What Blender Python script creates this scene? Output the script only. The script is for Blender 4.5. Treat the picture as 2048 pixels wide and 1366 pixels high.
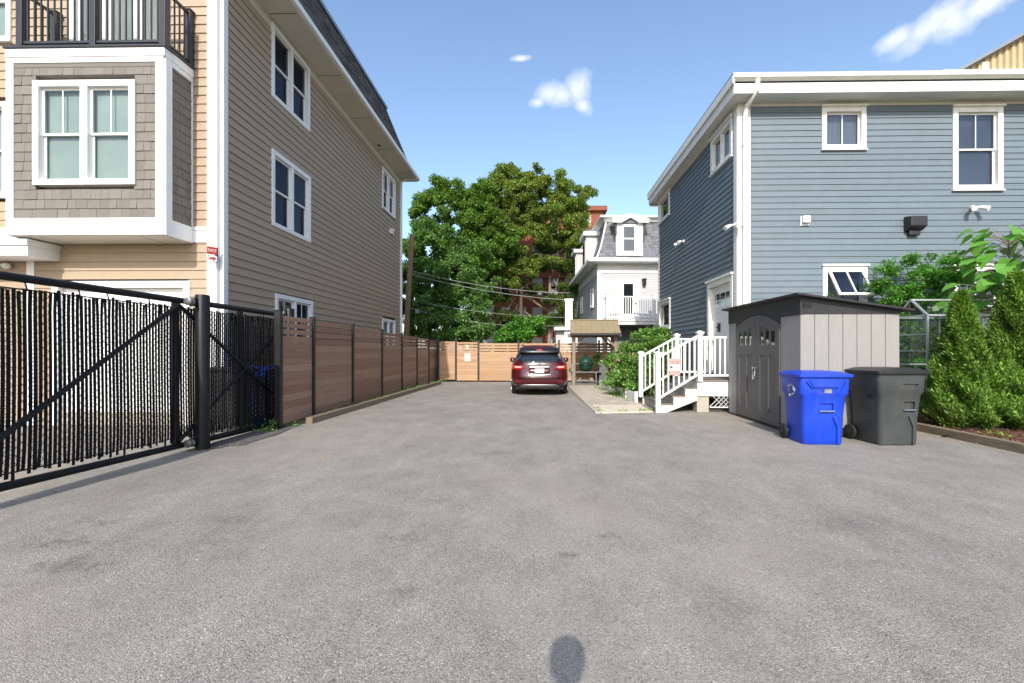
import bpy, bmesh, math, random
import numpy as np
from mathutils import Vector, Matrix
random.seed(11)
for o in list(bpy.data.objects): bpy.data.objects.remove(o)
S = bpy.context.scene
COL = S.collection
R = math.radians

# ------------------------------------------------------------------ camera
F, PX, PY, CAMH = 910.0, 1058.0, 700.0, 1.52          # photo pixels (2048 wide), metres
YAW = math.atan(17.0 / F)
cam_d = bpy.data.cameras.new('camera'); cam = bpy.data.objects.new('camera', cam_d); COL.objects.link(cam)
cam.location = (0, 0, CAMH); cam.rotation_euler = (R(90), 0, YAW)
cam_d.sensor_width = 36.0; cam_d.lens = F / 2048 * 36.0
cam_d.shift_x = (1024 - PX) / 2048; cam_d.shift_y = (PY - 683) / 2048
cam_d.clip_start = 0.05; cam_d.clip_end = 2000
S.camera = cam
FWD = Vector((-math.sin(YAW), math.cos(YAW), 0)); RGT = Vector((math.cos(YAW), math.sin(YAW), 0))
def ray(px, py): return FWD + RGT * ((px - PX) / F) + Vector((0, 0, -(py - PY) / F))
def hit(px, py, axis, v):
    d = ray(px, py); o = Vector((0, 0, CAMH)); t = (v - o[axis]) / d[axis]; return o + d * t
def onX(px, py, v): return hit(px, py, 0, v)
def onY(px, py, v): return hit(px, py, 1, v)
def onZ(px, py, v=0.0): return hit(px, py, 2, v)

# ------------------------------------------------------------------ light, sky, exposure
SUN_EL, SUN_AZ = R(35.0), R(5.5)       # sun stands behind the camera, a little to its left
sun_dir = Vector((math.sin(SUN_AZ) * math.cos(SUN_EL), math.cos(SUN_AZ) * math.cos(SUN_EL), -math.sin(SUN_EL)))
sl = bpy.data.lights.new('sun', 'SUN'); sl.energy = 2.6; sl.angle = R(0.5); sl.color = (1.0, 0.95, 0.87)
so = bpy.data.objects.new('sun', sl); COL.objects.link(so); so.location = (0, -30, 30)
so.rotation_euler = sun_dir.to_track_quat('-Z', 'Y').to_euler()
W = bpy.data.worlds.new('World'); S.world = W; W.use_nodes = True
nt = W.node_tree; nt.nodes.clear()
def wn(t, **k):
    n = nt.nodes.new(t)
    for a, b in k.items(): setattr(n, a, b)
    return n
sky = wn('ShaderNodeTexSky', sky_type='NISHITA', sun_disc=False)
sky.sun_elevation = SUN_EL; sky.sun_rotation = R(180) + SUN_AZ      # towards -Y
sky.altitude = 50; sky.air_density = 1.1; sky.dust_density = 1.7; sky.ozone_density = 2.2
bg = wn('ShaderNodeBackground'); bg.inputs['Strength'].default_value = 0.14
out = wn('ShaderNodeOutputWorld'); nt.links.new(bg.outputs[0], out.inputs[0])
tc = wn('ShaderNodeTexCoord')
def wmath(op, a, b=None):
    n = wn('ShaderNodeMath', operation=op)
    for i, v in enumerate((a, b)):
        if v is None: continue
        if isinstance(v, (int, float)): n.inputs[i].default_value = v
        else: nt.links.new(v, n.inputs[i])
    return n.outputs[0]
def wdot(vec, sock):
    n = wn('ShaderNodeVectorMath', operation='DOT_PRODUCT'); nt.links.new(sock, n.inputs[0]); n.inputs[1].default_value = vec; return n.outputs['Value']
noi = wn('ShaderNodeTexNoise'); noi.inputs['Scale'].default_value = 20; noi.inputs['Detail'].default_value = 8; noi.inputs['Roughness'].default_value = 0.62
nt.links.new(tc.outputs['Generated'], noi.inputs['Vector'])
def cloud(px, py, a, b, rot):                    # a small cumulus: direction on the sky, half sizes in radians
    c = ray(px, py).normalized(); t = c.cross(Vector((0, 0, 1))).normalized(); u = t.cross(c)
    t2 = t * math.cos(rot) + u * math.sin(rot); u2 = u * math.cos(rot) - t * math.sin(rot)
    ex = wmath('DIVIDE', wmath('SUBTRACT', wdot(t2, tc.outputs['Generated']), t2.dot(c)), a)
    ey = wmath('DIVIDE', wmath('SUBTRACT', wdot(u2, tc.outputs['Generated']), u2.dot(c)), b)
    d = wmath('SQRT', wmath('ADD', wmath('MULTIPLY', ex, ex), wmath('MULTIPLY', ey, ey)))
    front = wmath('GREATER_THAN', wdot(c, tc.outputs['Generated']), 0.3)
    v = wmath('SUBTRACT', wmath('ADD', wmath('SUBTRACT', 1.0, d), wmath('MULTIPLY', wmath('SUBTRACT', noi.outputs[0], 0.5), 1.6)), 0.0)
    v = wmath('MULTIPLY', v, 1.25); n = wn('ShaderNodeClamp'); nt.links.new(v, n.inputs[0])
    return wmath('MULTIPLY', n.outputs[0], front)
cl = None
for c in ((1100, 186, .036, .025, 0.1), (1122, 190, .034, .026, 0.0), (1155, 178, .034, .033, 0.3), (1166, 212, .024, .018, -0.6), (1860, 55, .062, .026, 0.35), (1905, 45, .045, .030, 0.2), (1965, 10, .065, .022, 0.3),
          (1795, 76, .035, .020, 0.2), (1040, 117, .022, .006, 0.1), (1075, 205, .02, .012, 0.2)):
    v = cloud(*c); cl = v if cl is None else wmath('MAXIMUM', cl, v)
cl = wmath('MULTIPLY', cl, 0.74)
mixw = wn('ShaderNodeMix', data_type='RGBA'); nt.links.new(cl, mixw.inputs['Factor'])
nt.links.new(sky.outputs[0], mixw.inputs[6]); mixw.inputs[7].default_value = (4.3, 4.4, 4.6, 1)
nt.links.new(mixw.outputs[2], bg.inputs['Color'])
S.view_settings.view_transform = 'Standard'; S.view_settings.look = 'None'; S.view_settings.gamma = 1.0
S.view_settings.exposure = 0.95; S.view_settings.use_curve_mapping = False
S.render.engine = 'CYCLES'; S.cycles.max_bounces = 6; S.cycles.diffuse_bounces = 3; S.cycles.glossy_bounces = 3; S.cycles.transparent_max_bounces = 12; S.cycles.caustics_reflective = False; S.cycles.use_denoising = True

# ------------------------------------------------------------------ materials
MAT = {}
def mat(name, base, rough=0.6, var=0.08, scale=4.0, bump=0.0, bscale=60.0, metal=0.0, orand=0.0, spec=0.4, stretch=None, base2=None, detail=5, coat=0.0, dirt=0.0, transl=0.0, islands=0.0):
    m = bpy.data.materials.new(name); m.use_nodes = True; n = m.node_tree; b = n.nodes['Principled BSDF']; L = n.links.new
    b.inputs['Roughness'].default_value = rough; b.inputs['Metallic'].default_value = metal; b.inputs['Specular IOR Level'].default_value = spec
    if coat: b.inputs['Coat Weight'].default_value = coat; b.inputs['Coat Roughness'].default_value = 0.04
    geo = n.nodes.new('ShaderNodeNewGeometry'); vec = geo.outputs['Position']
    if stretch:
        mp = n.nodes.new('ShaderNodeMapping'); mp.inputs['Scale'].default_value = stretch; L(vec, mp.inputs[0]); vec = mp.outputs[0]
    no = n.nodes.new('ShaderNodeTexNoise'); no.inputs['Scale'].default_value = scale; no.inputs['Detail'].default_value = detail; no.inputs['Roughness'].default_value = 0.6
    L(vec, no.inputs['Vector'])
    rp = n.nodes.new('ShaderNodeMapRange'); rp.inputs[1].default_value = 0.3; rp.inputs[2].default_value = 0.7; rp.inputs[3].default_value = 1 - var; rp.inputs[4].default_value = 1 + var
    L(no.outputs[0], rp.inputs[0]); val = rp.outputs[0]
    def mul(a, c):
        q = n.nodes.new('ShaderNodeMath'); q.operation = 'MULTIPLY'; L(a, q.inputs[0]); L(c, q.inputs[1]); return q.outputs[0]
    if orand or islands:
        if islands: rnd = geo.outputs['Random Per Island']; k = islands
        else: oi = n.nodes.new('ShaderNodeObjectInfo'); rnd = oi.outputs['Random']; k = orand
        r2 = n.nodes.new('ShaderNodeMapRange'); r2.inputs[3].default_value = 1 - k; r2.inputs[4].default_value = 1 + k; L(rnd, r2.inputs[0]); val = mul(val, r2.outputs[0])
    col = n.nodes.new('ShaderNodeRGB'); col.outputs[0].default_value = (*base, 1); csock = col.outputs[0]
    if base2:
        mx0 = n.nodes.new('ShaderNodeMix'); mx0.data_type = 'RGBA'; mx0.inputs[6].default_value = (*base, 1); mx0.inputs[7].default_value = (*base2, 1)
        if islands: L(rnd, mx0.inputs[0])
        elif orand: L(rnd, mx0.inputs[0])
        else:
            n2 = n.nodes.new('ShaderNodeTexNoise'); n2.inputs['Scale'].default_value = scale * 0.37; n2.inputs['Detail'].default_value = 4; L(vec, n2.inputs['Vector'])
            rr = n.nodes.new('ShaderNodeMapRange'); rr.inputs[1].default_value = 0.38; rr.inputs[2].default_value = 0.62; L(n2.outputs[0], rr.inputs[0]); L(rr.outputs[0], mx0.inputs[0])
        csock = mx0.outputs[2]
    vm = n.nodes.new('ShaderNodeVectorMath'); vm.operation = 'SCALE'; L(csock, vm.inputs[0]); L(val, vm.inputs['Scale'])
    csock = vm.outputs[0]
    if dirt:
        n3 = n.nodes.new('ShaderNodeTexNoise'); n3.inputs['Scale'].default_value = 1.7; n3.inputs['Detail'].default_value = 8; n3.inputs['Roughness'].default_value = 0.7
        mp3 = n.nodes.new('ShaderNodeMapping'); mp3.inputs['Scale'].default_value = (3, 3, 0.5); L(geo.outputs['Position'], mp3.inputs[0]); L(mp3.outputs[0], n3.inputs['Vector'])
        r3 = n.nodes.new('ShaderNodeMapRange'); r3.inputs[1].default_value = 0.52; r3.inputs[2].default_value = 0.78; r3.inputs[4].default_value = dirt; L(n3.outputs[0], r3.inputs[0])
        mx = n.nodes.new('ShaderNodeMix'); mx.data_type = 'RGBA'; L(r3.outputs[0], mx.inputs[0]); L(csock, mx.inputs[6]); mx.inputs[7].default_value = (0.16, 0.14, 0.11, 1); csock = mx.outputs[2]
    L(csock, b.inputs['Base Color'])
    rv = n.nodes.new('ShaderNodeMapRange'); rv.inputs[3].default_value = max(0.02, rough - 0.08); rv.inputs[4].default_value = min(1, rough + 0.08); L(no.outputs[0], rv.inputs[0]); L(rv.outputs[0], b.inputs['Roughness'])
    if bump:
        nb = n.nodes.new('ShaderNodeTexNoise'); nb.inputs['Scale'].default_value = bscale; nb.inputs['Detail'].default_value = 4; L(vec, nb.inputs['Vector'])
        bp = n.nodes.new('ShaderNodeBump'); bp.inputs['Strength'].default_value = bump; bp.inputs['Distance'].default_value = 0.01; L(nb.outputs[0], bp.inputs['Height']); L(bp.outputs[0], b.inputs['Normal'])
    if transl:
        tr = n.nodes.new('ShaderNodeBsdfTranslucent'); sc = n.nodes.new('ShaderNodeVectorMath'); sc.operation = 'MULTIPLY'; sc.inputs[1].default_value = (1.3, 1.5, 0.6); L(csock, sc.inputs[0]); L(sc.outputs[0], tr.inputs[0])
        ms = n.nodes.new('ShaderNodeMixShader'); ms.inputs[0].default_value = transl; L(b.outputs[0], ms.inputs[1]); L(tr.outputs[0], ms.inputs[2])
        L(ms.outputs[0], n.nodes['Material Output'].inputs[0])
    MAT[name] = m; return m
def glass_mat(name, tint=(0.8, 0.85, 0.85), refl=0.12, power=4.5):
    m = bpy.data.materials.new(name); m.use_nodes = True; n = m.node_tree; n.nodes.clear(); L = n.links.new
    o = n.nodes.new('ShaderNodeOutputMaterial'); t = n.nodes.new('ShaderNodeBsdfTransparent'); t.inputs[0].default_value = (*tint, 1)
    g = n.nodes.new('ShaderNodeBsdfGlossy'); g.inputs['Roughness'].default_value = 0.015; g.inputs[0].default_value = (0.95, 0.97, 1, 1)
    lf = n.nodes.new('ShaderNodeLayerWeight'); lf.inputs[0].default_value = 0.5
    lw = n.nodes.new('ShaderNodeMath'); lw.operation = 'POWER'; lw.inputs[1].default_value = power; L(lf.outputs['Facing'], lw.inputs[0])
    ad = n.nodes.new('ShaderNodeMath'); ad.operation = 'ADD'; ad.inputs[1].default_value = refl; ad.use_clamp = True; L(lw.outputs[0], ad.inputs[0])
    geo = n.nodes.new('ShaderNodeNewGeometry'); no = n.nodes.new('ShaderNodeTexNoise'); no.inputs['Scale'].default_value = 2.2; no.inputs['Detail'].default_value = 1; L(geo.outputs['Position'], no.inputs['Vector'])
    bp = n.nodes.new('ShaderNodeBump'); bp.inputs['Strength'].default_value = 0.12; bp.inputs['Distance'].default_value = 0.05; L(no.outputs[0], bp.inputs['Height']); L(bp.outputs[0], g.inputs['Normal'])
    x = n.nodes.new('ShaderNodeMixShader'); L(ad.outputs[0], x.inputs[0]); L(t.outputs[0], x.inputs[1]); L(g.outputs[0], x.inputs[2]); L(x.outputs[0], o.inputs[0])
    MAT[name] = m; return m

mat('tan_siding', (0.368, 0.282, 0.196), 0.6, 0.04, 6, 0.15, 30, orand=0.035, dirt=0.05)
mat('white_trim', (0.80, 0.80, 0.79), 0.5, 0.03, 3, 0.05, 40, dirt=0.06)
mat('old_white', (0.74, 0.735, 0.70), 0.55, 0.06, 5, 0.08, 40, dirt=0.16)
mat('soffit', (0.62, 0.58, 0.50), 0.6, 0.03, 2, dirt=0.05)
mat('grey_shingle', (0.175, 0.16, 0.14), 0.75, 0.10, 9, 0.35, 45, orand=0.10, stretch=(6, 6, 1))
mat('roof_shingle', (0.085, 0.085, 0.085), 0.9, 0.3, 16, 0.5, 60, islands=0.35)
mat('light_roof_shingle', (0.155, 0.16, 0.175), 0.9, 0.2, 16, 0.5, 60, islands=0.25)
mat('blue_siding', (0.130, 0.166, 0.193), 0.55, 0.05, 5, 0.15, 30, orand=0.05, dirt=0.06)
mat('white_siding', (0.47, 0.465, 0.47), 0.6, 0.04, 4, 0.1, 30, islands=0.04, dirt=0.06)
mat('dark_metal', (0.012, 0.012, 0.015), 0.42, 0.15, 8, 0.05, 80)
mat('rail_black', (0.03, 0.031, 0.036), 0.4, 0.1, 8)
mat('gate_black', (0.009, 0.009, 0.011), 0.42, 0.2, 12, 0.08, 120, spec=0.25)
mat('slat_black', (0.010, 0.0095, 0.011), 0.6, 0.25, 14, orand=0.35, spec=0.15)
mat('blind', (0.34, 0.375, 0.35), 0.8, 0.12, 1.5)
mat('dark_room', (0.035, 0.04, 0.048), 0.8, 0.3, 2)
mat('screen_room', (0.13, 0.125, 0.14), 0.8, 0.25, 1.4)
mat('curtain_or_unlit_room', (0.30, 0.29, 0.26), 0.85, 0.25, 6, stretch=(4, 4, 0.3))
mat('garage_white', (0.78, 0.78, 0.76), 0.55, 0.03, 2, 0.05, 40, dirt=0.05)
mat('plank_brown', (0.275, 0.150, 0.098), 0.6, 0.16, 3.0, 0.25, 12, orand=0.10, stretch=(6, 0.7, 14), base2=(0.335, 0.205, 0.140))
mat('plank_tan', (0.40, 0.24, 0.135), 0.6, 0.12, 3.0, 0.25, 12, orand=0.07, stretch=(0.7, 6, 14), base2=(0.44, 0.28, 0.165))
mat('old_timber', (0.20, 0.155, 0.105), 0.85, 0.3, 5, 0.6, 14, stretch=(8, 1, 8), dirt=0.4)
mat('grey_wood', (0.25, 0.205, 0.155), 0.8, 0.25, 4, 0.5, 16, stretch=(8, 8, 1))
mat('deck_board', (0.22, 0.19, 0.16), 0.8, 0.2, 6, 0.3, 20, stretch=(8, 1, 8))
mat('concrete', (0.42, 0.38, 0.31), 0.85, 0.10, 3, 0.25, 60, dirt=0.15)
mat('slab', (0.60, 0.52, 0.40), 0.85, 0.08, 4, 0.2, 80, dirt=0.15)
mat('paver', (0.42, 0.365, 0.295), 0.85, 0.15, 8, 0.3, 80, islands=0.22)
mat('sand_bed', (0.24, 0.20, 0.15), 0.95, 0.25, 9, 0.4, 60)
mat('soil', (0.085, 0.07, 0.05), 0.95, 0.4, 5, 0.7, 30, base2=(0.06, 0.08, 0.03))
mat('mulch', (0.135, 0.062, 0.034), 0.95, 0.5, 22, 1.0, 40)
mat('mulch_chip', (0.17, 0.075, 0.04), 0.9, 0.2, 20, islands=0.5)
mat('gravel_bed', (0.10, 0.09, 0.082), 0.9, 0.4, 40, 0.8, 90)
mat('gravel_stone', (0.10, 0.092, 0.086), 0.85, 0.2, 30, islands=0.55)
mat('pebble', (0.33, 0.30, 0.27), 0.8, 0.2, 30, islands=0.45)
mat('shed_panel', (0.265, 0.255, 0.238), 0.6, 0.05, 4, 0.2, 60, stretch=(6, 6, 1), dirt=0.10)
mat('shed_door', (0.092, 0.088, 0.088), 0.55, 0.08, 4, 0.2, 60, stretch=(6, 6, 1), dirt=0.08)
mat('shed_trim', (0.024, 0.023, 0.025), 0.5, 0.15, 5, 0.1, 60, dirt=0.12)
mat('bin_blue', (0.008, 0.050, 0.50), 0.42, 0.12, 3, 0.08, 120, spec=0.4, dirt=0.22)
mat('bin_grey', (0.048, 0.053, 0.053), 0.45, 0.14, 3, 0.08, 120, spec=0.4, dirt=0.3)
mat('bin_lid', (0.022, 0.021, 0.023), 0.4, 0.15, 6, 0.08, 100)
mat('tyre', (0.014, 0.014, 0.014), 0.75, 0.2, 20, 0.2, 60)
mat('steel', (0.55, 0.55, 0.55), 0.28, 0.08, 10, metal=1.0)
mat('galvanised', (0.30, 0.31, 0.32), 0.5, 0.15, 25, metal=0.9)
mat('roller_steel', (0.16, 0.16, 0.16), 0.5, 0.3, 25, metal=0.6)
mat('chrome', (0.8, 0.8, 0.82), 0.08, 0.02, 4, metal=1.0)
mat('car_paint', (0.055, 0.004, 0.008), 0.25, 0.04, 3, metal=0.0, coat=0.6, spec=0.4)
mat('car_black', (0.010, 0.010, 0.011), 0.35, 0.1, 10)
mat('car_glass', (0.010, 0.012, 0.015), 0.03, 0.05, 2, spec=0.9, coat=1.0)
mat('car_silver', (0.32, 0.32, 0.33), 0.35, 0.05, 8, metal=0.8)
mat('lamp_red', (0.42, 0.012, 0.012), 0.12, 0.15, 14, coat=1.0)
mat('lamp_clear', (0.75, 0.55, 0.5), 0.1, 0.15, 30, coat=1.0)
mat('plate_white', (0.72, 0.78, 0.82), 0.4, 0.04, 20)
mat('ink_blue', (0.05, 0.09, 0.22), 0.5, 0.02, 5)
mat('sign_red', (0.42, 0.045, 0.035), 0.45, 0.06, 12)
mat('sign_red2', (0.52, 0.10, 0.06), 0.5, 0.08, 12)
mat('sign_white', (0.78, 0.76, 0.76), 0.45, 0.03, 12)
mat('ink_black', (0.03, 0.03, 0.035), 0.5, 0.05, 12)
mat('paper', (0.60, 0.52, 0.47), 0.7, 0.04, 40)
mat('cream_number', (0.72, 0.72, 0.62), 0.5, 0.03, 12)
mat('roof_tan_metal', (0.29, 0.235, 0.135), 0.5, 0.05, 4, metal=0.1)
mat('grill_green_shaded', (0.006, 0.045, 0.027), 0.5, 0.15, 14, 0.15, 60)  # green darkened so the colour holds the shelter roof's shade
mat('grey_cover', (0.10, 0.10, 0.11), 0.7, 0.15, 8, 0.3, 20)
mat('brick_red', (0.20, 0.062, 0.032), 0.85, 0.25, 20, 0.4, 40, base2=(0.25, 0.08, 0.04))
mat('stone_trim', (0.40, 0.36, 0.31), 0.8, 0.1, 6, 0.2, 40)
mat('metal_cladding', (0.42, 0.34, 0.20), 0.5, 0.08, 3, dirt=0.1)
mat('greenhouse_alu', (0.62, 0.63, 0.62), 0.4, 0.05, 8, metal=0.7)
mat('bark', (0.105, 0.075, 0.052), 0.9, 0.35, 7, 0.9, 18, stretch=(6, 6, 1))
mat('bark_pale', (0.26, 0.21, 0.16), 0.9, 0.3, 7, 0.8, 18, stretch=(6, 6, 1))
mat('pole_wood', (0.28, 0.16, 0.085), 0.85, 0.28, 5, 0.6, 14, stretch=(10, 10, 0.6))
mat('wire_black', (0.015, 0.015, 0.016), 0.5, 0.1, 8)
mat('wire_pale', (0.30, 0.30, 0.30), 0.5, 0.1, 8)
def leaf_mat(name, a, b, isl=0.35, tr=0.36, rough=0.5): a = tuple(v * 1.75 for v in a); b = tuple(v * 1.75 for v in b); return mat(name, a, rough, 0.32, 0.8, base2=b, islands=isl, transl=tr, spec=0.35)
leaf_mat('leaf_mid', (0.056, 0.108, 0.022), (0.095, 0.152, 0.028))
leaf_mat('leaf_bright', (0.078, 0.120, 0.026), (0.138, 0.172, 0.036))
leaf_mat('leaf_deep', (0.054, 0.110, 0.030), (0.100, 0.172, 0.046))
leaf_mat('leaf_pine', (0.040, 0.080, 0.018), (0.090, 0.130, 0.028))
leaf_mat('leaf_arb', (0.040, 0.092, 0.014), (0.100, 0.160, 0.022), 0.45, 0.25)
leaf_mat('leaf_rhodo', (0.050, 0.125, 0.022), (0.110, 0.190, 0.040), 0.35, 0.15, 0.4)
leaf_mat('leaf_sumac', (0.045, 0.140, 0.020), (0.090, 0.200, 0.035))
leaf_mat('leaf_catalpa', (0.050, 0.150, 0.024), (0.085, 0.200, 0.030), 0.2, 0.25, 0.4)
leaf_mat('weed', (0.07, 0.18, 0.02), (0.13, 0.22, 0.03))
leaf_mat('leaf_dry', (0.35, 0.20, 0.05), (0.25, 0.12, 0.04), 0.3, 0.0)
glass_mat('glass', (0.86, 0.90, 0.89), 0.035); glass_mat('dark_glass', (0.70, 0.74, 0.80), 0.05); glass_mat('screened_glass', (0.62, 0.66, 0.72), 0.012, 7.0); glass_mat('greenhouse_glass', (0.93, 0.96, 0.95), 0.02)

def asphalt():
    m = bpy.data.materials.new('asphalt'); m.use_nodes = True; n = m.node_tree; b = n.nodes['Principled BSDF']; L = n.links.new
    geo = n.nodes.new('ShaderNodeNewGeometry'); P = geo.outputs['Position']
    def noise(scale, detail=4, rough=0.6, st=None):
        q = n.nodes.new('ShaderNodeTexNoise'); q.inputs['Scale'].default_value = scale; q.inputs['Detail'].default_value = detail; q.inputs['Roughness'].default_value = rough
        v = P
        if st: mp = n.nodes.new('ShaderNodeMapping'); mp.inputs['Scale'].default_value = st; L(P, mp.inputs[0]); v = mp.outputs[0]
        L(v, q.inputs['Vector']); return q.outputs[0]
    def rng(s, a, c, lo, hi):
        q = n.nodes.new('ShaderNodeMapRange'); q.inputs[1].default_value = a; q.inputs[2].default_value = c; q.inputs[3].default_value = lo; q.inputs[4].default_value = hi; L(s, q.inputs[0]); return q.outputs[0]
    def mul(a, c):
        q = n.nodes.new('ShaderNodeMath'); q.operation = 'MULTIPLY'; L(a, q.inputs[0]); L(c, q.inputs[1]); return q.outputs[0]
    def mix(f, a, c):
        q = n.nodes.new('ShaderNodeMix'); q.data_type = 'RGBA'; L(f, q.inputs[0])
        for i, v in ((6, a), (7, c)):
            if isinstance(v, tuple): q.inputs[i].default_value = (*v, 1)
            else: L(v, q.inputs[i])
        return q.outputs[2]
    vo = n.nodes.new('ShaderNodeTexVoronoi'); vo.inputs['Scale'].default_value = 120; L(P, vo.inputs['Vector'])
    vs = n.nodes.new('ShaderNodeSeparateColor'); L(vo.outputs['Color'], vs.inputs[0])
    stones = mix(rng(vs.outputs[0], 0.0, 1.0, 0, 1), (0.210, 0.192, 0.168), (0.345, 0.317, 0.280))
    bright = rng(vs.outputs[1], 0.95, 0.98, 0, 0.6)
    stones = mix(bright, stones, (0.56, 0.52, 0.46))
    darkc = rng(vs.outputs[2], 0.93, 0.95, 0, 0.75)
    stones = mix(darkc, stones, (0.095, 0.090, 0.085))
    fine = mul(rng(noise(170, 3), 0.3, 0.7, 0.68, 1.32), rng(noise(60, 4, 0.7), 0.3, 0.7, 0.90, 1.10))
    big = rng(noise(0.42, 5, 0.62), 0.32, 0.68, 0.90, 1.08)
    mid = rng(noise(2.3, 6, 0.68, (1.0, 0.6, 1)), 0.32, 0.68, 0.82, 1.14)
    val = mul(mul(fine, big), mid)
    sc = n.nodes.new('ShaderNodeVectorMath'); sc.operation = 'SCALE'; L(stones, sc.inputs[0]); L(val, sc.inputs['Scale']); c = sc.outputs[0]
    dust = rng(noise(0.33, 6, 0.65), 0.47, 0.70, 0, 0.6); c = mix(dust, c, (0.35, 0.300, 0.238))
    scuff = mul(rng(noise(0.9, 8, 0.75, (0.7, 1.5, 1)), 0.60, 0.70, 0, 0.5), rng(noise(7, 5, 0.7), 0.42, 0.6, 0.2, 1.0)); c = mix(scuff, c, (0.15, 0.138, 0.126))
    red = mul(rng(noise(1.1, 7, 0.72, (1.3, 1, 1)), 0.63, 0.72, 0, 0.5), rng(noise(30, 3), 0.45, 0.6, 0.2, 1)); c = mix(red, c, (0.25, 0.19, 0.16))
    sp = n.nodes.new('ShaderNodeSeparateXYZ'); L(P, sp.inputs[0]); wob = noise(7, 8, 0.75)
    def mth(op, a, v=None):
        q = n.nodes.new('ShaderNodeMath'); q.operation = op
        for i, k in enumerate((a, v)):
            if k is None: continue
            if isinstance(k, (int, float)): q.inputs[i].default_value = k
            else: L(k, q.inputs[i])
        return q.outputs[0]
    for (px, py, rx, ry, amt) in ((125, 1085, .30, .16, .7), (140, 1128, .34, .14, .75), (215, 1045, .3, .1, .5), (470, 1040, .32, .12, .5), (420, 1085, .2, .1, .45), (1215, 1075, .13, .08, .75), (1135, 1112, .10, .06, .85), (815, 1182, .22, .08, .5),
                                   (810, 1075, .25, .1, .5), (870, 1000, .4, .2, .35), (1000, 905, .5, .2, .4), (880, 820, .8, .35, .5), (1450, 1210, .25, .2, .45), (1885, 1360, .08, .07, .8), (1740, 1125, .3, .1, .45), (1700, 1050, .6, .3, .35), (1090, 858, .5, .3, .4)):
        g = onZ(px, py); dx_ = mth('DIVIDE', mth('SUBTRACT', sp.outputs[0], g.x), rx); dy_ = mth('DIVIDE', mth('SUBTRACT', sp.outputs[1], g.y), ry)
        dd = mth('SUBTRACT', mth('SQRT', mth('ADD', mth('MULTIPLY', dx_, dx_), mth('MULTIPLY', dy_, dy_))), mth('MULTIPLY', mth('SUBTRACT', wob, 0.5), 4.2))
        c = mix(mul(rng(dd, 0.2, 0.95, amt * 0.95, 0), rng(noise(16, 6, 0.75), 0.42, 0.56, 0.1, 1.0)), c, (0.105, 0.095, 0.086))
    L(c, b.inputs['Base Color']); b.inputs['Roughness'].default_value = 0.86; b.inputs['Specular IOR Level'].default_value = 0.25
    h1 = noise(150, 3); h2 = rng(vo.outputs['Distance'], 0, 0.7, 1, 0)
    ad = n.nodes.new('ShaderNodeMath'); ad.operation = 'ADD'; L(h1, ad.inputs[0]); L(h2, ad.inputs[1])
    bp = n.nodes.new('ShaderNodeBump'); bp.inputs['Strength'].default_value = 0.55; bp.inputs['Distance'].default_value = 0.006; L(ad.outputs[0], bp.inputs['Height']); L(bp.outputs[0], b.inputs['Normal'])
    MAT['asphalt'] = m
asphalt()

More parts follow.
